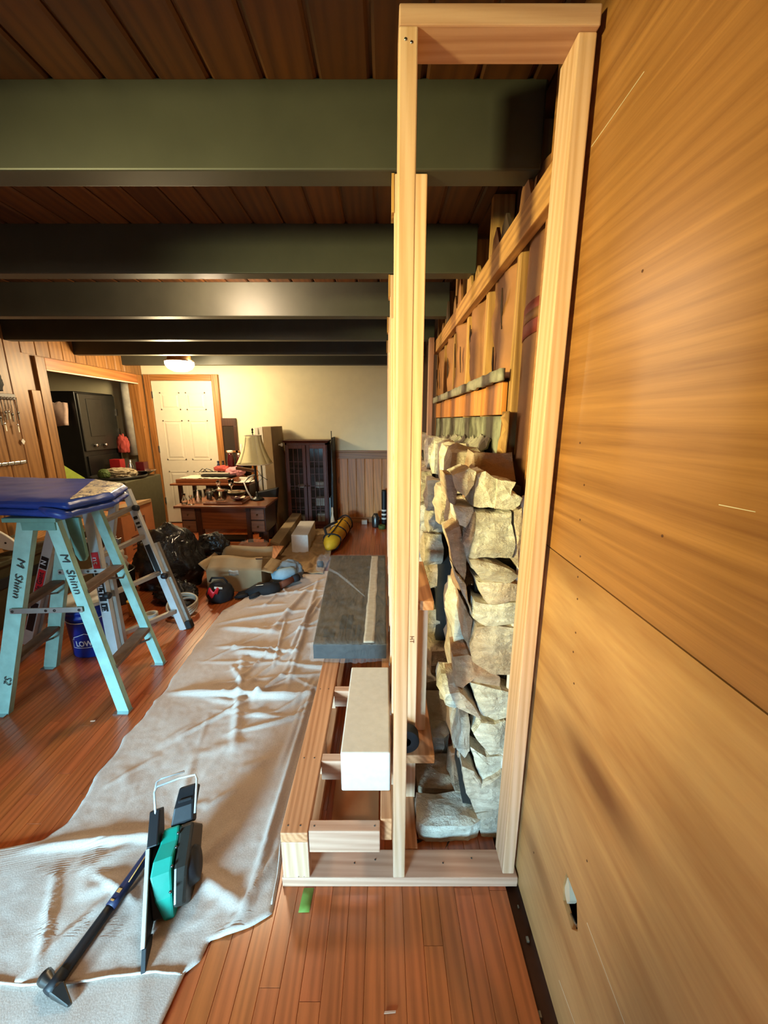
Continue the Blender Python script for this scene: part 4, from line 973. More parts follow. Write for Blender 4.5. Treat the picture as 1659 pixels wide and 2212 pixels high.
gl = thing('garment', 'grey-blue garment bundled at the end of the dust sheet', 'clothes', (-1.02, 3.42, 0))
part('bundle', lump((-.90, 3.52, .015), .13, .09, .13, 2.8, .45, 2.0, 4), M['greycloth'], gl)
part('sleeve', MB().tube([(-1.02,3.36,.085),(-.95,3.38,.11),(-.87,3.43,.12),(-.85,3.50,.09)], [.05,.06,.05,.04], 10), M['bluecloth'], gl)
gv = thing('work_glove', 'black and brown work glove lying on the dust sheet edge', 'glove', (-1.02, 3.2, 0))
part('palm', MB().tube([(-1.20,3.16,.03),(-1.12,3.17,.05),(-1.02,3.20,.055),(-.94,3.25,.05)], [.03,.055,.06,.045], 10), M['rubber'], gv)
for k in range(4): part('finger', MB().tube([(-1.18,3.13 + .03*k,.03),(-1.24,3.10 + .03*k,.026),(-1.28,3.10 + .028*k,.02)], [.017,.016,.011], 8), M['rubber'], gv)
part('thumb', MB().tube([(-1.08,3.13,.045),(-1.12,3.09,.035),(-1.15,3.08,.025)], [.018,.017,.012], 8), M['rubber'], gv)
part('cuff', MB().tube([(-.96,3.24,.05),(-.90,3.31,.06),(-.84,3.38,.07)], [.035,.03,.03], 10), M['brown_leather'], gv)
part('cuff_end', MB().tube([(-.845,3.375,.07),(-.80,3.42,.072)], [.034,.036], 10), M['rubber'], gv)
part('stripe', MB().bar((-1.11,3.155,.105), (-1.05,3.165,.108), .008, .003), M['paper'], gv)

# tan sheet and things on it
ts = part('tan_sheet', MB().grid(lambda u, v: V((-1.22 + .62*u - .1*(1-v)*(1-u) + .1*v*(1-u)*-.6 + .02*fbm((v*6, u, 2)), 3.64 + v*1.66, .004 + .018*(fbm((u*5, v*9, 4)) + .75) + (.06*max(0, fbm((u*6 + 3, v*7, 9)))**1 if u > .45 else .03*max(0, fbm((u*6+3, v*7, 9)))))), 50, 90), M['tancloth'], solid=.003)
tag(ts, 'rumpled tan sheet on the floor before the glass-door cabinet', 'sheet')
lb = thing('long_carton', 'long narrow cardboard tube-box leaning across the tan sheet', 'box', (-1.28, 4.7, 0))
part('box', MB().hexa([(-1.295,4.24,.03),(-1.16,4.12,.03),(-1.15,5.28,.12),(-1.28,5.30,.12),(-1.295,4.26,.165),(-1.16,4.15,.165),(-1.15,5.29,.24),(-1.28,5.31,.24)]), M['cardboard_grey'], lb, bevel=.004)
part('end_flap', MB().hexa([(-1.293,4.235,.04),(-1.162,4.115,.04),(-1.16,4.118,.16),(-1.293,4.238,.16),(-1.296,4.23,.04),(-1.166,4.11,.04),(-1.166,4.112,.16),(-1.296,4.232,.16)]), M['cardboard'], lb)
tag(part('wood_strip', MB().hexa([(-1.30,3.72,.02),(-1.17,3.72,.03),(-1.09,4.06,.16),(-1.22,4.07,.16),(-1.30,3.72,.03),(-1.17,3.72,.04),(-1.09,4.06,.17),(-1.22,4.07,.17)]), M['pine_y'], bevel=.002), 'short orange wood board leaning on the cardboard tube-box', 'board')
yb = thing('yellow_bag', 'long yellow zipped bag with black straps beside the rumpled tan sheet', 'bag', (-.55, 4.8, 0))
part('body', MB().tube([(-.64,4.22,.09),(-.62,4.35,.11),(-.58,4.7,.12),(-.55,5.05,.12),(-.53,5.28,.10),(-.525,5.34,.08)], [.03,.09,.10,.105,.09,.03], 14), M['yellow'], yb)
for k, (yy, xx) in enumerate(((4.40,-.615),(4.72,-.578),(5.0,-.553),(5.22,-.536))):
    part('strap', MB().tube([(xx + .104*math.cos(a_), yy + .05*math.cos(a_*2 + k), .115 + .104*math.sin(a_)) for a_ in [i*math.pi/8 for i in range(16)]], .009, 6, True), M['rubber'], yb)
part('zipper', MB().tube([(-.64,4.3,.20),(-.60,4.5,.222),(-.585,4.7,.224),(-.56,5.0,.228),(-.54,5.25,.195)], .007, 6), M['rubber'], yb)
part('carry_strap', MB().tube([(-.70,4.55,.16),(-.74,4.7,.19),(-.68,4.86,.20),(-.60,4.9,.22)], .016, 6), M['rubber'], yb)
tag(part('bottle', MB().lathe((-.715, 5.28, 0.01), [(.035,0),(.035,.02),(.03,.03),(.034,.1),(.028,.14),(.015,.2),(.012,.24),(.016,.25),(.012,.31),(.005,.32)], 14), M['paper']), 'pale caulk tube standing at the head of the yellow bag', 'tube')
tag(part('black_knob', MB().lathe((-.66, 3.82, .05), [(.03,-.03),(.035,-.02),(.035,.02),(.028,.03)], 14, 'x'), M['black']), 'small black knob lying at the corner of the wrapped carton', 'loose knob')  # loose black knob, turned about a level axis
tag(part('plastic_bag', lump((-.60, 3.72, 0), .09, .12, .13, 6.1, .6, 3, 4), M['wrap']), 'clear plastic bag bunched behind the wrapped carton', 'bag')

# ------------------------------------------------------------------ near desk (old sewing desk) with lamp and glassware
nd = thing('sewing_desk', 'low brown kneehole desk holding glassware and a table lamp', 'desk', (-1.8, 4.5, 0))
TZ = .58
part('desk_top', MB().box(-2.32, -1.30, 4.20, 4.72, TZ - .022, TZ), M['desk'], nd, bevel=.005)
for x0 in (-2.27, -1.50):
    part('pedestal', MB().box(x0, x0 + .17, 4.26, 4.68, .26, TZ - .022), M['desk_dark'], nd, bevel=.003)
    for k in range(2):
        z0 = .275 + k*.14
        dr = part('drawer', MB().box(x0 + .012, x0 + .158, 4.243, 4.262, z0, z0 + .125), M['desk_face'], nd, bevel=.003)
        part('knob', MB().lathe((x0 + .085, 4.242, z0 + .062), [(.008,-.014),(.01,-.008),(.005,0)], 10, 'y'), M['sconce'], dr)
part('front_panel', MB().box(-2.06, -1.54, 4.27, 4.285, .30, TZ - .022), M['desk'], nd)
for x0, y0 in ((-2.10,4.25),(-1.545,4.25),(-2.27,4.64),(-1.37,4.64),(-2.275,4.25),(-1.365,4.25)):
    part('leg', MB().box(x0, x0 + .05, y0, y0 + .04, 0, TZ - .02 if -2.2 < x0 < -1.5 else .27), M['desk_dark'], nd, bevel=.004)
part('treadle', MB().box(-1.98, -1.62, 4.36, 4.56, .12, .15).box(-1.96, -1.64, 4.60, 4.62, .22, .25), M['blackmetal'], nd)
tag(part('wooden_tray', MB().box(-2.02, -1.585, 4.27, 4.66, TZ + .001, TZ + .022).box(-2.0, -1.605, 4.29, 4.64, TZ + .022, TZ + .03), M['desk'], bevel=.004), 'flat brown wooden board lying on the low desk', 'board')
la = thing('table_lamp', 'table lamp with cream panelled shade on the low desk', 'lamp', (-1.50, 4.55, TZ))
LC = V((-1.50, 4.55, TZ))
part('base', MB().lathe(LC, [(.075,.001),(.078,.012),(.06,.025),(.035,.035),(.018,.06),(.014,.10)], 20), M['blackmetal'], la)
part('stem', MB().lathe(LC, [(.013,.09),(.011,.2),(.017,.24),(.011,.28),(.012,.38),(.02,.41),(.009,.44),(.006,.78)], 14), M['blackmetal'], la)
part('finial', MB().lathe(LC, [(.004,.77),(.012,.785),(.006,.80),(.014,.815),(.002,.835)], 12), M['blackmetal'], la)
def shade_pt(k, n, h):   # eight sided bell with alternating wide and narrow sides
    s = h; r0, r1 = .205, .095
    r = r1 + (r0 - r1)*((1-s)**1.7)
    ang = [22.5, 67.5, 112.5, 157.5, 202.5, 247.5, 292.5, 337.5]
    a_ = math.radians(ang[k % 8] + (9 if k % 2 == 0 else -9)); return LC + V((r*math.cos(a_), r*math.sin(a_), .43 + .32*h))
for k in range(8):
    part('shade_panel', MB().grid(lambda u, v, k=k: shade_pt(k, 8, v).lerp(shade_pt(k+1, 8, v), u), 1, 10), M['shade'], la, solid=.003)
    part('shade_rib', MB().tube([shade_pt(k, 8, i/8) for i in range(9)], .0035, 5), M['paper'], la)
for h in (0, 1): part('shade_band', MB().tube([shade_pt(k, 8, h) for k in range(8)], .006, 6, True), M['paper'], la)
part('cord', MB().tube([LC + V((-.05,-.02,.004)), LC + V((-.12,.02,.10)), LC + V((-.16,.05,.20)), LC + V((-.12,.10,.26)), LC + V((-.05,.12,.28))], .010, 7), M['white'], la)
def vase(name, x, y, z, prof, lab, cat, mat='glass', n=20):
    return tag(part(name, MB().lathe((x, y, z), prof, n), M[mat]), lab, cat)
hollow = lambda R, h, r2=None: [(R*.8,.001),(R*.85,.004),((r2 or R),h),((r2 or R)-.004,h),(R*.7,.012),(.001,.010)]
vase('vase', -2.24, 4.30, TZ, [(.03,.001),(.034,.01),(.03,.05),(.014,.09),(.02,.12),(.017,.12),(.011,.09),(.027,.05),(.03,.012),(.001,.01)], 'small clear glass bud vase at the end of the low desk', 'vase')
vase('candlestick', -2.15, 4.27, TZ, [(.034,.001),(.03,.012),(.012,.03),(.018,.05),(.010,.07),(.02,.095),(.016,.11),(.001,.108)], 'squat clear glass candlestick before the tumblers', 'candlestick')
vase('tumbler', -2.14, 4.42, TZ, hollow(.042, .135, .046), 'tall clear glass tumbler behind the glass candlestick', 'glass')
vase('glass_jug', -2.05, 4.50, TZ + .03, hollow(.05, .11, .055), 'clear glass jug beside the dark bottle stopper', 'jug')
vase('crystal_bowl', -1.86, 4.38, TZ + .031, [(.04,.001),(.06,.01),(.085,.10),(.09,.115),(.082,.112),(.055,.02),(.001,.015)], 'cut crystal bowl on the wooden board', 'bowl', n=12)
vase('goblet', -1.80, 4.56, TZ + .031, [(.032,.001),(.03,.006),(.007,.012),(.006,.12),(.03,.15),(.034,.21),(.031,.21),(.02,.155),(.001,.13)], 'tall stemmed glass goblet behind the crystal bowl', 'goblet')
vase('glass_dish', -1.74, 4.53, TZ + .031, [(.05,.001),(.11,.05),(.125,.075),(.118,.075),(.05,.012),(.001,.01)], 'wide ribbed glass dish at the back of the wooden board', 'dish', n=24)
vase('sauce_dish', -1.66, 4.38, TZ + .031, [(.035,.001),(.04,.008),(.085,.035),(.08,.036),(.03,.012),(.001,.01)], 'shallow maroon dish of pale scraps on the wooden board', 'dish', 'maroon')
tag(part('paper_scrap', MB().grid(lambda u, v: V((-1.69 + .11*u, 4.35 + .05*v, TZ + .068 + .012*math.sin(u*6 + v*3))), 8, 4), M['paper'], solid=.002), 'crumpled pale scrap lying on the maroon dish', 'paper')
vase('decanter', -1.95, 4.56, TZ + .031, [(.05,.001),(.055,.03),(.05,.08),(.016,.12),(.018,.16),(.03,.18),(.012,.20),(.001,.215)], 'round-bellied glass decanter with stopper behind the crystal bowl', 'decanter')
vase('tin_cup', -2.01, 4.42, TZ + .031, hollow(.032, .09, .034), 'small dark metal cup between jug and crystal bowl', 'cup', 'steel_dark')
vase('silver_bowl', -1.93, 4.66, TZ + .031, [(.03,.001),(.06,.02),(.075,.06),(.068,.06),(.03,.012),(.001,.01)], 'small silver bowl at the back edge of the wooden board', 'bowl', 'chrome')

# ------------------------------------------------------------------ far desk with clutter
fd = thing('writing_desk', 'reddish writing desk heaped with clutter before the white door', 'desk', (-2.2, 5.25, 0))
DZ = .70
part('desk_top', MB().box(-2.77, -1.74, 5.00, 5.52, DZ - .024, DZ), M['desk'], fd, bevel=.005)
part('desk_body', MB().box(-2.35, -1.78, 5.10, 5.48, .42, DZ - .024), M['blackmetal'], fd)
part('raised_leaf', MB().box(-2.72, -2.02, 5.06, 5.50, DZ, DZ + .05), M['desk'], fd, bevel=.006)
part('drop_leaf', MB().prism([(-2.02,5.04,DZ + .001),(-1.93,5.04,DZ + .001),(-1.90,5.04,DZ + .03),(-1.94,5.04,DZ + .075),(-2.02,5.04,DZ + .05)], (0,.40,0)), M['desk'], fd, bevel=.004)
for x0, y0 in ((-2.70,5.06),(-1.81,5.06),(-2.70,5.44),(-1.81,5.44)): part('leg', MB().box(x0, x0 + .045, y0, y0 + .045, 0, DZ - .024), M['desk_dark'], fd, bevel=.004)
Z2 = DZ + .051
tag(part('cloth_runner', MB().grid(lambda u, v: V((-2.68 + .62*u, 5.08 + .34*v, Z2 + .006 + .014*abs(fbm((u*6, v*5, 2))))), 30, 14), M['paper'], solid=.003), 'crumpled cream cloth spread over the writing desk', 'cloth')
def tray(name, x0, x1, y0, y1, z, mat, lab, cat='tray'):
    return tag(part(name, MB().box(x0, x1, y0, y1, z, z + .006).box(x0, x1, y0, y0 + .008, z, z + .022).box(x0, x1, y1 - .008, y1, z, z + .022).box(x0, x0 + .008, y0, y1, z, z + .022).box(x1 - .008, x1, y0, y1, z, z + .022), mat, bevel=.002), lab, cat)
tray('tray', -2.42, -1.98, 5.14, 5.40, Z2 + .026, M['steel_dark'], 'dark flat tray on the cream cloth')
tray('tray', -2.46, -2.06, 5.18, 5.46, Z2 + .05, M['paper'], 'pale tray stacked on the dark tray')
tag(part('dish_rack', MB().tube([(-2.46,5.2,Z2+.08),(-2.40,5.18,Z2+.13),(-2.36,5.2,Z2+.08)], .006, 6).tube([(-2.42,5.22,Z2+.08),(-2.38,5.24,Z2+.12),(-2.30,5.24,Z2+.085)], .006, 6).box(-2.44, -2.26, 5.19, 5.27, Z2 + .074, Z2 + .082), M['steel_dark']), 'dark wire stand on the pale tray', 'stand')
tag(part('folded_cloth', lump((-2.02, 5.30, Z2 + .02), .14, .10, .08, 3.1, .4, 2, 4), M['pink']), 'pink patterned cloth bundled beside the pale tray', 'cloth')
tag(part('folded_cloth', lump((-2.22, 5.36, Z2 + .075), .12, .07, .05, 7.1, .5, 2.5, 4), M['redrag']), 'reddish rag heaped on the pale tray', 'cloth')
def bottle(x, y, z, r, h, mat, lab, neck=.4, cap=None, cat='bottle', name='bottle'):
    t_ = part(name, MB().lathe((x, y, z), [(r*.9,.001),(r,.01),(r,h*.6),(r*.95,h*.66),(r*neck,h*.8),(r*neck,h*.9)], 16), M[mat])
    part('cap', MB().lathe((x, y, z), [(r*neck*1.15,h*.9),(r*neck*1.15,h),(r*neck*.6,h*1.01)], 14), M[cap or mat], t_)
    return tag(t_, lab, cat)
bottle(-2.30, 5.44, Z2, .025, .20, 'navy', 'slim dark blue bottle beside the black bottle', .5)
bottle(-2.24, 5.46, Z2, .022, .20, 'black', 'slim black bottle between blue and maroon bottles', .6)
bottle(-2.14, 5.48, Z2, .045, .34, 'maroon', 'maroon bottle with wide white top on the writing desk', .75, 'white')
bottle(-2.03, 5.50, Z2, .04, .30, 'maroon', 'broad maroon bottle with a narrow pale top', .35, 'white')
bottle(-1.96, 5.46, Z2, .032, .24, 'navy', 'short navy bottle behind the pink cloth', .45, 'black')
tag(part('spray_wand', MB().lathe((-1.99, 5.52, Z2 + .01), [(.016,0),(.016,.30),(.02,.32),(.018,.40),(.006,.42)], 12), M['white']), 'upright white wand before the mirror', 'wand')
tag(part('small_basket', MB().lathe((-1.90, 5.44, Z2), [(.05,.001),(.06,.16),(.075,.17),(.068,.172),(.045,.01),(.001,.01)], 18), M['blackmetal']), 'dark pot holding yellow flowers', 'pot')
fl = thing('flowers', 'yellow fabric flowers standing in the dark pot', 'flowers', (-1.88, 5.42, Z2 + .16))
for k in range(7):
    a_ = k*.9; p = V((-1.89 + .07*math.cos(a_), 5.42 + .05*math.sin(a_), Z2 + .20 + .02*(k % 3)))
    part('flower', lump(p, .026, .024, .022, k*1.3, .5, 3, 3), M['yellow'], fl)
    part('stem', MB().tube([(-1.90, 5.44, Z2 + .08), p], .003, 5), M['plant'], fl)
tag(part('white_box', MB().box(-1.99, -1.76, 5.16, 5.24, DZ + .001, DZ + .06), M['white'], bevel=.005), 'long white box on the writing desk behind the lamp', 'box')
tag(part('wooden_bar', MB().bar((-1.96,5.20,Z2 + .13), (-1.70,5.14,Z2 + .10), .05, .04), M['desk_dark'], bevel=.003), 'dark wooden bar lying across the clutter behind the lamp', 'bar')
tag(part('white_dish', MB().lathe((-1.83, 5.08, DZ), [(.06,.001),(.13,.02),(.14,.026),(.12,.024),(.05,.01),(.001,.01)], 24), M['white']), 'flat white plate at the front of the writing desk', 'plate')
tag(part('wire_tangle', MB().tube([(-1.80,5.02,DZ+.03),(-1.70,4.98,DZ+.10),(-1.62,4.99,DZ+.18),(-1.56,5.0,DZ+.08),(-1.66,4.99,DZ-.02)], .004, 6).tube([(-1.74,5.0,DZ+.02),(-1.6,4.99,DZ+.12),(-1.5,5.0,DZ+.05)], .004, 6), M['rubber']), 'black wire tangled at the writing desk corner', 'wire')
tag(part('black_case', MB().hexa([(-1.62,4.86,.02),(-1.44,4.86,.02),(-1.44,5.0,.02),(-1.62,5.0,.02),(-1.64,4.90,.60),(-1.36,4.90,.66),(-1.36,5.02,.66),(-1.64,5.02,.60)]), M['black'], bevel=.01), 'black upright case standing between the two desks', 'case')
mr = thing('mirror', 'narrow mirror in a brown wooden frame on the far wall', 'mirror', (-2.22, 5.70, 1.15))
part('frame', MB().box(-2.335, -2.10, 5.685, 5.718, 1.42, 1.53).box(-2.335, -2.295, 5.685, 5.718, .80, 1.42).box(-2.14, -2.10, 5.685, 5.718, .80, 1.42).box(-2.335, -2.10, 5.685, 5.718, .76, .80), M['desk_dark'], mr, bevel=.003)
part('mirror_glass', MB().box(-2.295, -2.14, 5.695, 5.70, .80, 1.42), M['grey_glass'], mr)

# ------------------------------------------------------------------ closet door slabs leaning, cabinet, odd boards
cd = thing('closet_door', 'pair of white closet door slabs standing on edge beside the lamp', 'door', (-1.5, 5.2, 0))
part('slab', MB().hexa([(-1.53,5.04,0.005),(-1.40,5.04,.005),(-1.40,5.62,.005),(-1.53,5.62,.005),(-1.535,5.08,1.42),(-1.435,5.08,1.42),(-1.435,5.64,1.42),(-1.535,5.64,1.42)]), M['cardboard_grey'], cd, bevel=.004, label='grey-brown outer slab')
for k in range(2):
    x0 = -1.60 - .062*k
    part('slab', MB().hexa([(x0+.02,5.10,.005),(x0+.062,5.10,.005),(x0+.062,5.66,.005),(x0+.02,5.66,.005),(x0,5.12,1.42 - .01*k),(x0+.042,5.12,1.42 - .01*k),(x0+.042,5.66,1.42 - .01*k),(x0,5.66,1.42 - .01*k)]), M['white'], cd, bevel=.003)
part('hinge', MB().box(-1.575, -1.545, 5.108, 5.118, 1.05, 1.12), M['steel_dark'], cd)
part('knob', MB().lathe((-1.41, 5.30, 1.18), [(.012,0),(.01,.02),(.024,.035),(.024,.05),(.012,.06)], 14, 'x'), M['white'], cd)
cb = thing('display_cabinet', 'dark mahogany cabinet with two glazed lattice doors', 'cabinet', (-1.07, 5.5, 0))
X0, X1, YA, YZ, ZT2 = -1.345, -.775, 5.36, 5.68, 1.235
part('carcass', MB().box(X0, X0+.025, YA, YZ, 0, ZT2-.03).box(X1-.025, X1, YA, YZ, 0, ZT2-.03).box(X0, X1, YZ-.015, YZ, 0, ZT2-.03).box(X0, X1, YA, YZ, .0, .06).box(X0, X1, YA, YZ, ZT2-.06, ZT2-.03), M['mahog'], cb)
part('cornice', MB().hexa([(X0,YA-.005,ZT2-.035),(X1,YA-.005,ZT2-.035),(X1,YZ,ZT2-.035),(X0,YZ,ZT2-.035),(X0-.03,YA-.035,ZT2-.004),(X1+.03,YA-.035,ZT2-.004),(X1+.03,YZ,ZT2-.004),(X0-.03,YZ,ZT2-.004)]).box(X0-.03, X1+.03, YA-.035, YZ, ZT2-.004, ZT2), M['mahog'], cb)
for z in (.3, .55, .85): part('shelf', MB().box(X0+.025, X1-.025, YA+.03, YZ-.015, z, z+.015), M['mahog'], cb)
for k in range(2):
    a = X0 + .01 + k*.28; b = a + .27
    dr = part('door', MB().box(a, a+.045, YA-.02, YA, .06, ZT2-.06).box(b-.045, b, YA-.02, YA, .06, ZT2-.06).box(a+.045, b-.045, YA-.02, YA, .06, .11).box(a+.045, b-.045, YA-.02, YA, ZT2-.11, ZT2-.06), M['mahog'], cb, bevel=.003)
    part('door_glass', MB().box(a+.045, b-.045, YA-.012, YA-.008, .11, ZT2-.11), M['cabglass'], dr)
    for q in range(1, 3): part('muntin', MB().box(a+.045+q*.06-.004, a+.045+q*.06+.004, YA-.018, YA-.002, .11, ZT2-.11), M['mahog'], dr)
    for q in range(1, 6): part('muntin', MB().box(a+.045, b-.045, YA-.018, YA-.002, .11+q*.168-.004, .11+q*.168+.004), M['mahog'], dr)
    part('knob', MB().lathe((b-.02 if k == 0 else a+.02, YA-.02, .62), [(.01,-.02),(.008,0)], 10, 'y'), M['sconce'], dr)
for i, (xx, z, h, lab) in enumerate(((-.90,.565,.09,'white stack standing in for a window reflection on the middle cabinet shelf'),(-.90,.315,.12,'white box standing in for a window reflection on the lower shelf'),(-.89,.07,.13,'white carton shape for a window reflection at the cabinet bottom'),(-1.15,.565,.05,'low white stack shape for a window reflection beside the taller one'),(-1.16,.07,.09,'small white carton shape for a pane reflection by the door hinge'))):
    tag(part('reflection_shape', MB().box(xx-.06, xx+.06, 5.44, 5.56, z+.001, z+h) if 'box' in lab or 'carton' in lab else MB().lathe((xx, 5.5, z), [(.05,.001),(.07,.01),(.07,h),(.06,h)], 20), M['white'], bevel=.003), lab, 'reflection_shape')  # white shapes added to stand in for window reflections in the glass
tag(part('black_sheet', MB().hexa([(-.745,5.38,.005),(-.70,5.38,.005),(-.69,5.70,.005),(-.735,5.70,.005),(-.722,5.40,1.27),(-.702,5.40,1.27),(-.70,5.71,1.27),(-.72,5.71,1.27)]), M['black'], bevel=.002), 'thin black sheet standing on edge beside the display cabinet', 'sheet')
tag(part('rod', MB().tube([(-.705,5.37,.01),(-.712,5.38,1.36)], .006, 8), M['steel_dark']), 'thin dark rod leaning on the black sheet', 'rod')
tag(part('blue_board', MB().box(-.768, -.752, 5.40, 5.66, .005, .44), M['bluecloth'], bevel=.002), 'short blue board between cabinet and black sheet', 'board')
# odds and ends by the far skirting
tag(part('small_box', MB().box(-.33, -.25, 5.58, 5.64, .001, .065), M['white'], bevel=.004), 'small white box on the floor by the far wainscot', 'box')
tag(part('black_pipe', MB().lathe((.0, 5.52, 0), [(.03,.001),(.035,.05),(.035,.5),(.03,.53)], 14), M['black']), 'black cylinder with white bands beyond the studs', 'canister')
for k, z in enumerate((.1, .16, .22)): part('band', MB().lathe((.0, 5.52, z), [(.0355,0),(.0365,.005),(.0365,.02),(.0355,.025)], 14), M['white'], bpy.data.objects['black_pipe'])
tag(part('tin', MB().lathe((-.12, 5.45, 0), [(.05,.001),(.055,.02),(.055,.15),(.04,.17),(.03,.20)], 16), M['steel_dark']), 'dark tin on the floor before the far wainscot', 'tin')
tag(part('tape_roll', MB().lathe((-.03, 5.36, 0), [(.03,.001),(.05,.001),(.05,.05),(.03,.05),(.03,.001)], 20), M['plant']), 'green tape roll on the floor near the black cylinder', 'tape')

# ------------------------------------------------------------------ ceiling lamp
cl_ = thing('ceiling_light', 'round glowing ceiling light near the white door', 'lamp', (-2.44, 4.95, 2.10))
part('canopy', MB().lathe((-2.44, 4.95, 2.2), [(.12,.199),(.13,.0),(.16,-.01),(.168,-.022),(.15,-.025)], 28), M['sconce'], cl_)
part('dome', MB().lathe((-2.44, 4.95, 2.2), [(.16,-.022),(.158,-.06),(.13,-.10),(.075,-.128),(.001,-.136)], 28), M['dome'], cl_)
point('ceiling_light_lamp', (-2.42, 4.76, 1.96), 66, (1.0, .78, .44), .12)
point('ceiling_light_uplight', (-2.26, 4.95, 2.24), 6, (1.0, .78, .46), .03)

# ------------------------------------------------------------------ utility room beyond the opening
struct(part('wall_side', MB().box(-5.4, -5.3, 3.2, YF, 0, ZC).box(-5.3, XL - .12, 3.2, 3.3, 0, ZC), M['whitewash']))
tag(part('vent_pipe', MB().lathe((-3.53, 5.60, 0), [(.07,1.02),(.07,2.39)], 24), M['whitewash']), 'whitewashed round flue pipe in the side room corner', 'pipe')
st = thing('steel_cabinet', 'large black steel cabinet with chrome knobs in the side room', 'cabinet', (-4.0, 5.2, 0))
part('body', MB().box(-4.45, -3.70, 4.86, 5.56, .0, 1.84), M['blackmetal'], st, bevel=.012)
dr = part('door', MB().box(-3.70, -3.675, 4.88, 5.54, 1.12, 1.82), M['blackmetal2'], st, bevel=.02)
part('door_panel', MB().box(-3.676, -3.668, 5.0, 5.26, 1.3, 1.76), M['blackmetal2'], dr, bevel=.004)
for yy in (5.03, 5.20): part('knob', MB().lathe((-3.675, yy, 1.19), [(.012,0),(.014,.02),(.024,.025),(.02,.04),(.001,.045)], 14, 'x'), M['chrome'], dr)
for zz in (1.3, 1.56): part('hinge', MB().box(-3.68, -3.66, 5.525, 5.545, zz, zz + .09), M['chrome'], dr)
part('lower_door', MB().box(-3.70, -3.68, 4.9, 5.52, .1, 1.06), M['blackmetal'], st, bevel=.006)
tag(part('paper_sack', MB().grid(lambda u, v: V((-4.02 + .26*u, 4.80 + .02*math.sin(u*5 + v*3), 1.44 + v*(.26 + .03*fbm((u*9, 1, 1))))), 12, 8), M['pouch'], solid=.05, smooth=True), 'pinkish paper pouch hanging on the black steel cabinet', 'pouch')
tag(part('lime_board', MB().hexa([(-3.46,4.16,.5),(-3.44,4.16,.5),(-3.40,4.42,.5),(-3.42,4.42,.5),(-3.50,4.20,1.06),(-3.48,4.20,1.06),(-3.40,4.42,.86),(-3.42,4.42,.86)]), M['lime'], bevel=.002), 'lime green board leaning inside the wall opening', 'board')
tag(part('olive_box', MB().box(-3.64, -3.04, 4.55, 5.30, .0, .79), M['olive'], bevel=.01), 'olive drab box standing in the wall opening behind the carton', 'box')
tag(part('round_tray', MB().lathe((-3.33, 4.90, .79), [(.27,.001),(.30,.01),(.31,.04),(.30,.04),(.28,.02),(.001,.02)], 40), M['blackmetal2']), 'dark round tray heaped with cloths on the olive box', 'tray')
tag(part('crumpled_cloth', lump((-3.30, 4.84, .812), .22, .18, .075, 5.2, .5, 2.4, 5), M['clothprint']), 'crumpled patterned cloth heaped on the olive box', 'cloth')
tag(part('green_cloth', lump((-3.35, 4.66, .83), .07, .05, .07, 1.7, .5, 2.4, 4), M['plant']), 'green leafy scrap on the patterned cloth', 'cloth')
tag(part('silver_bowl', MB().lathe((-3.14, 5.12, .811), [(.05,.001),(.13,.05),(.14,.06),(.12,.05),(.001,.01)], 24), M['chrome']), 'shiny silver bowl at the rim of the round tray', 'bowl')
tag(part('red_box', MB().box(-3.60, -3.46, 5.14, 5.24, .792, 1.0), M['red'], bevel=.004), 'red carton on the olive box before the steel cabinet', 'box')
tag(part('red_box', MB().box(-3.30, -3.19, 5.20, 5.30, .792, .96), M['maroon'], bevel=.004), 'dark red carton behind the silver bowl', 'box')
tag(part('steel_flask', MB().lathe((-3.38, 5.22, .791), [(.03,.001),(.035,.01),(.035,.12),(.015,.16),(.015,.20)], 14), M['steel']), 'steel flask standing between the two red cartons', 'flask')
tag(part('red_rag', lump((-3.60, 5.47, 1.06), .09, .04, .17, 2.9, .5, 2.4, 4), M['redrag']), 'red rag hanging beside the flue pipe', 'rag')
# ------------------------------------------------------------------ bench, plank and hangings at the pine wall
ch = thing('storage_bench', 'long olive storage bench along the pine wall behind the ladders', 'bench', (-3.05, 3.2, 0))
part('body', MB().box(-3.33, -2.80, 2.5, 3.86, 0, .46), M['olive'], ch, bevel=.01)
part('lid', MB().box(-3.33, -2.77, 2.48, 3.88, .46, .50), M['olive'], ch, bevel=.008)
part('black_band', MB().box(-2.80, -2.785, 2.5, 3.86, .30, .37), M['rubber'], ch)
tag(part('plank', MB().hexa([(-3.2,2.55,.502),(-3.0,2.55,.502),(-2.42,3.66,.62),(-2.62,3.70,.62),(-3.2,2.55,.535),(-3.0,2.55,.535),(-2.42,3.66,.655),(-2.62,3.70,.655)]), M['oldboard'], bevel=.003), 'weathered plank lying on the olive storage bench', 'plank')
wb = thing('perforated_tray', 'white perforated oval plastic tray leaning on the storage bench', 'tray', (-2.95, 2.9, .5))
part('tray', MB().prism([V((-2.95, 2.80, .66)) + V((.20*math.cos(a_), 0, .075*math.sin(a_) - .09*math.cos(a_))) for a_ in [i*math.pi/14 for i in range(28)]], (0, .02, 0)), M['white'], wb, bevel=.004)
for k in range(6): part('hole', MB().lathe((-3.06 + .045*k, 2.799, .705 - .02*k), [(.008,-.001),(.008,.001)], 10, 'y'), M['dark_fill'], wb)
kr = thing('key_rack', 'dark cluster of keys and trinkets hanging on the pine wall', 'key rack', (XL + .02, 3.55, 1.5))
part('rack', MB().box(XL + .001, XL + .02, 3.40, 3.68, 1.68, 1.73), M['desk_dark'], kr, bevel=.003)
random.seed(31)
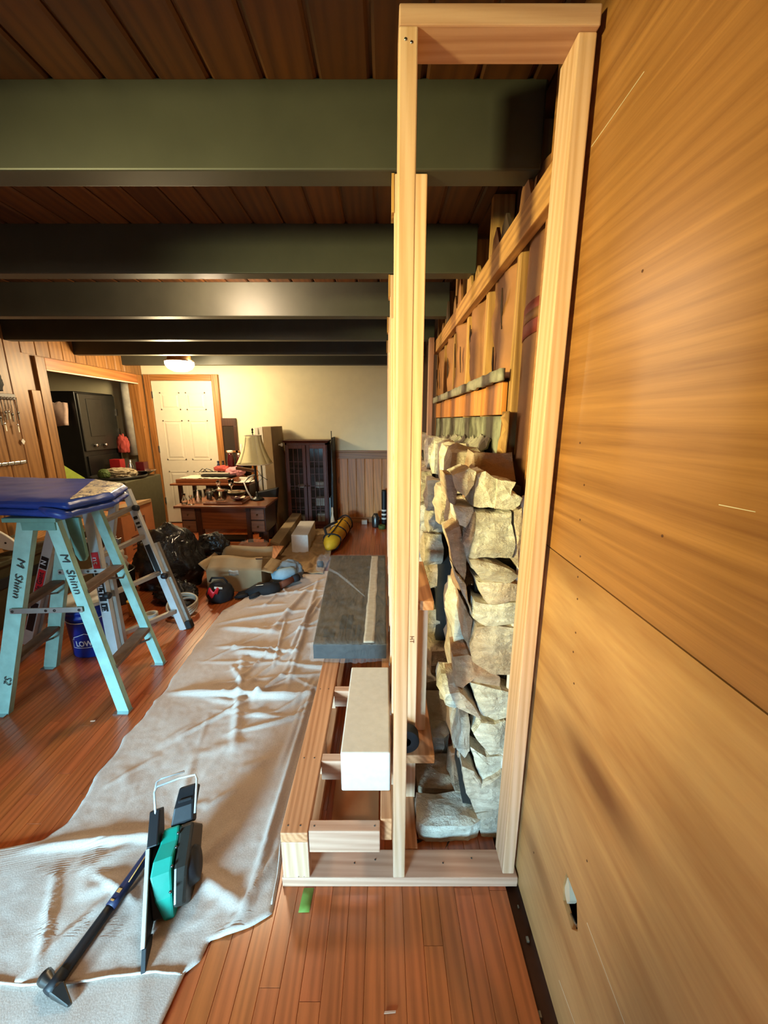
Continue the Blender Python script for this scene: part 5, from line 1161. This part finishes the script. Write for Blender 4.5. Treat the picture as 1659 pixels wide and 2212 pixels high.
for k in range(9):
    yy = 3.42 + .03*k; zz = 1.66; ln = random.uniform(.08, .26)
    part('hook', MB().tube([(XL+.02,yy,1.70),(XL+.04,yy,1.69),(XL+.042,yy,1.70)], .003, 6), M['chrome'], kr)
    part('chain', MB().tube([(XL+.04,yy,1.69),(XL+.03,yy+.004,1.69-ln)], .0025, 5), M['steel_dark'], kr)
    part('key', MB().lathe((XL+.03, yy+.004, 1.675-ln), [(.012,-.002),(.013,0),(.012,.002)], 10, 'x').box(XL+.029, XL+.032, yy, yy+.009, 1.61-ln, 1.67-ln), M['chrome'] if k % 2 else M['steel_dark'], kr)
tag(part('tag', MB().prism([(XL+.012,3.67,1.335),(XL+.012,3.69,1.31),(XL+.012,3.67,1.28),(XL+.012,3.65,1.31)], (.004,0,0)), M['white']), 'small white diamond tag hanging on the pine wall', 'tag')
hk = thing('hook_rail', 'pale metal hook rail screwed to the pine wall below the keys', 'hooks', (XL + .01, 3.5, 1.12))
part('rail', MB().box(XL + .001, XL + .012, 3.36, 3.66, 1.11, 1.135), M['steel'], hk, bevel=.002)
for k in range(5): part('hook', MB().tube([(XL+.01,3.39+.06*k,1.12),(XL+.04,3.39+.06*k,1.115),(XL+.045,3.39+.06*k,1.14)], .004, 6), M['steel'], hk)
tag(part('dark_cap', lump((XL + .07, 3.42, 1.74), .06, .10, .13, 4.2, .3, 2, 4), M['rubber']), 'dark cap hanging on the wall above the keys', 'cap')

# ------------------------------------------------------------------ groups of like things
GROUPS = {'white_block': 'white blocks', 'carton': 'cartons on the floor', 'trash_bag': 'black trash bags', 'bottle': 'bottles on the writing desk and floor', 'reflection_shape': 'white reflection shapes in the display cabinet',
          'tray': 'trays on the writing desk', 'red_box': 'red cartons in the side room', 'wood_chip': 'wood chips on the floor', 'folded_cloth': 'cloths on the writing desk', 'tape_roll': 'tape rolls'}
for o in bpy.data.objects:
    b = o.name.split('.')[0]
    if 'category' in o.keys() and b in GROUPS: o['group'] = GROUPS[b]
    if o.get('category') in ('vase', 'candlestick', 'glass', 'jug', 'goblet', 'decanter'): o['group'] = 'glassware on the low desk'
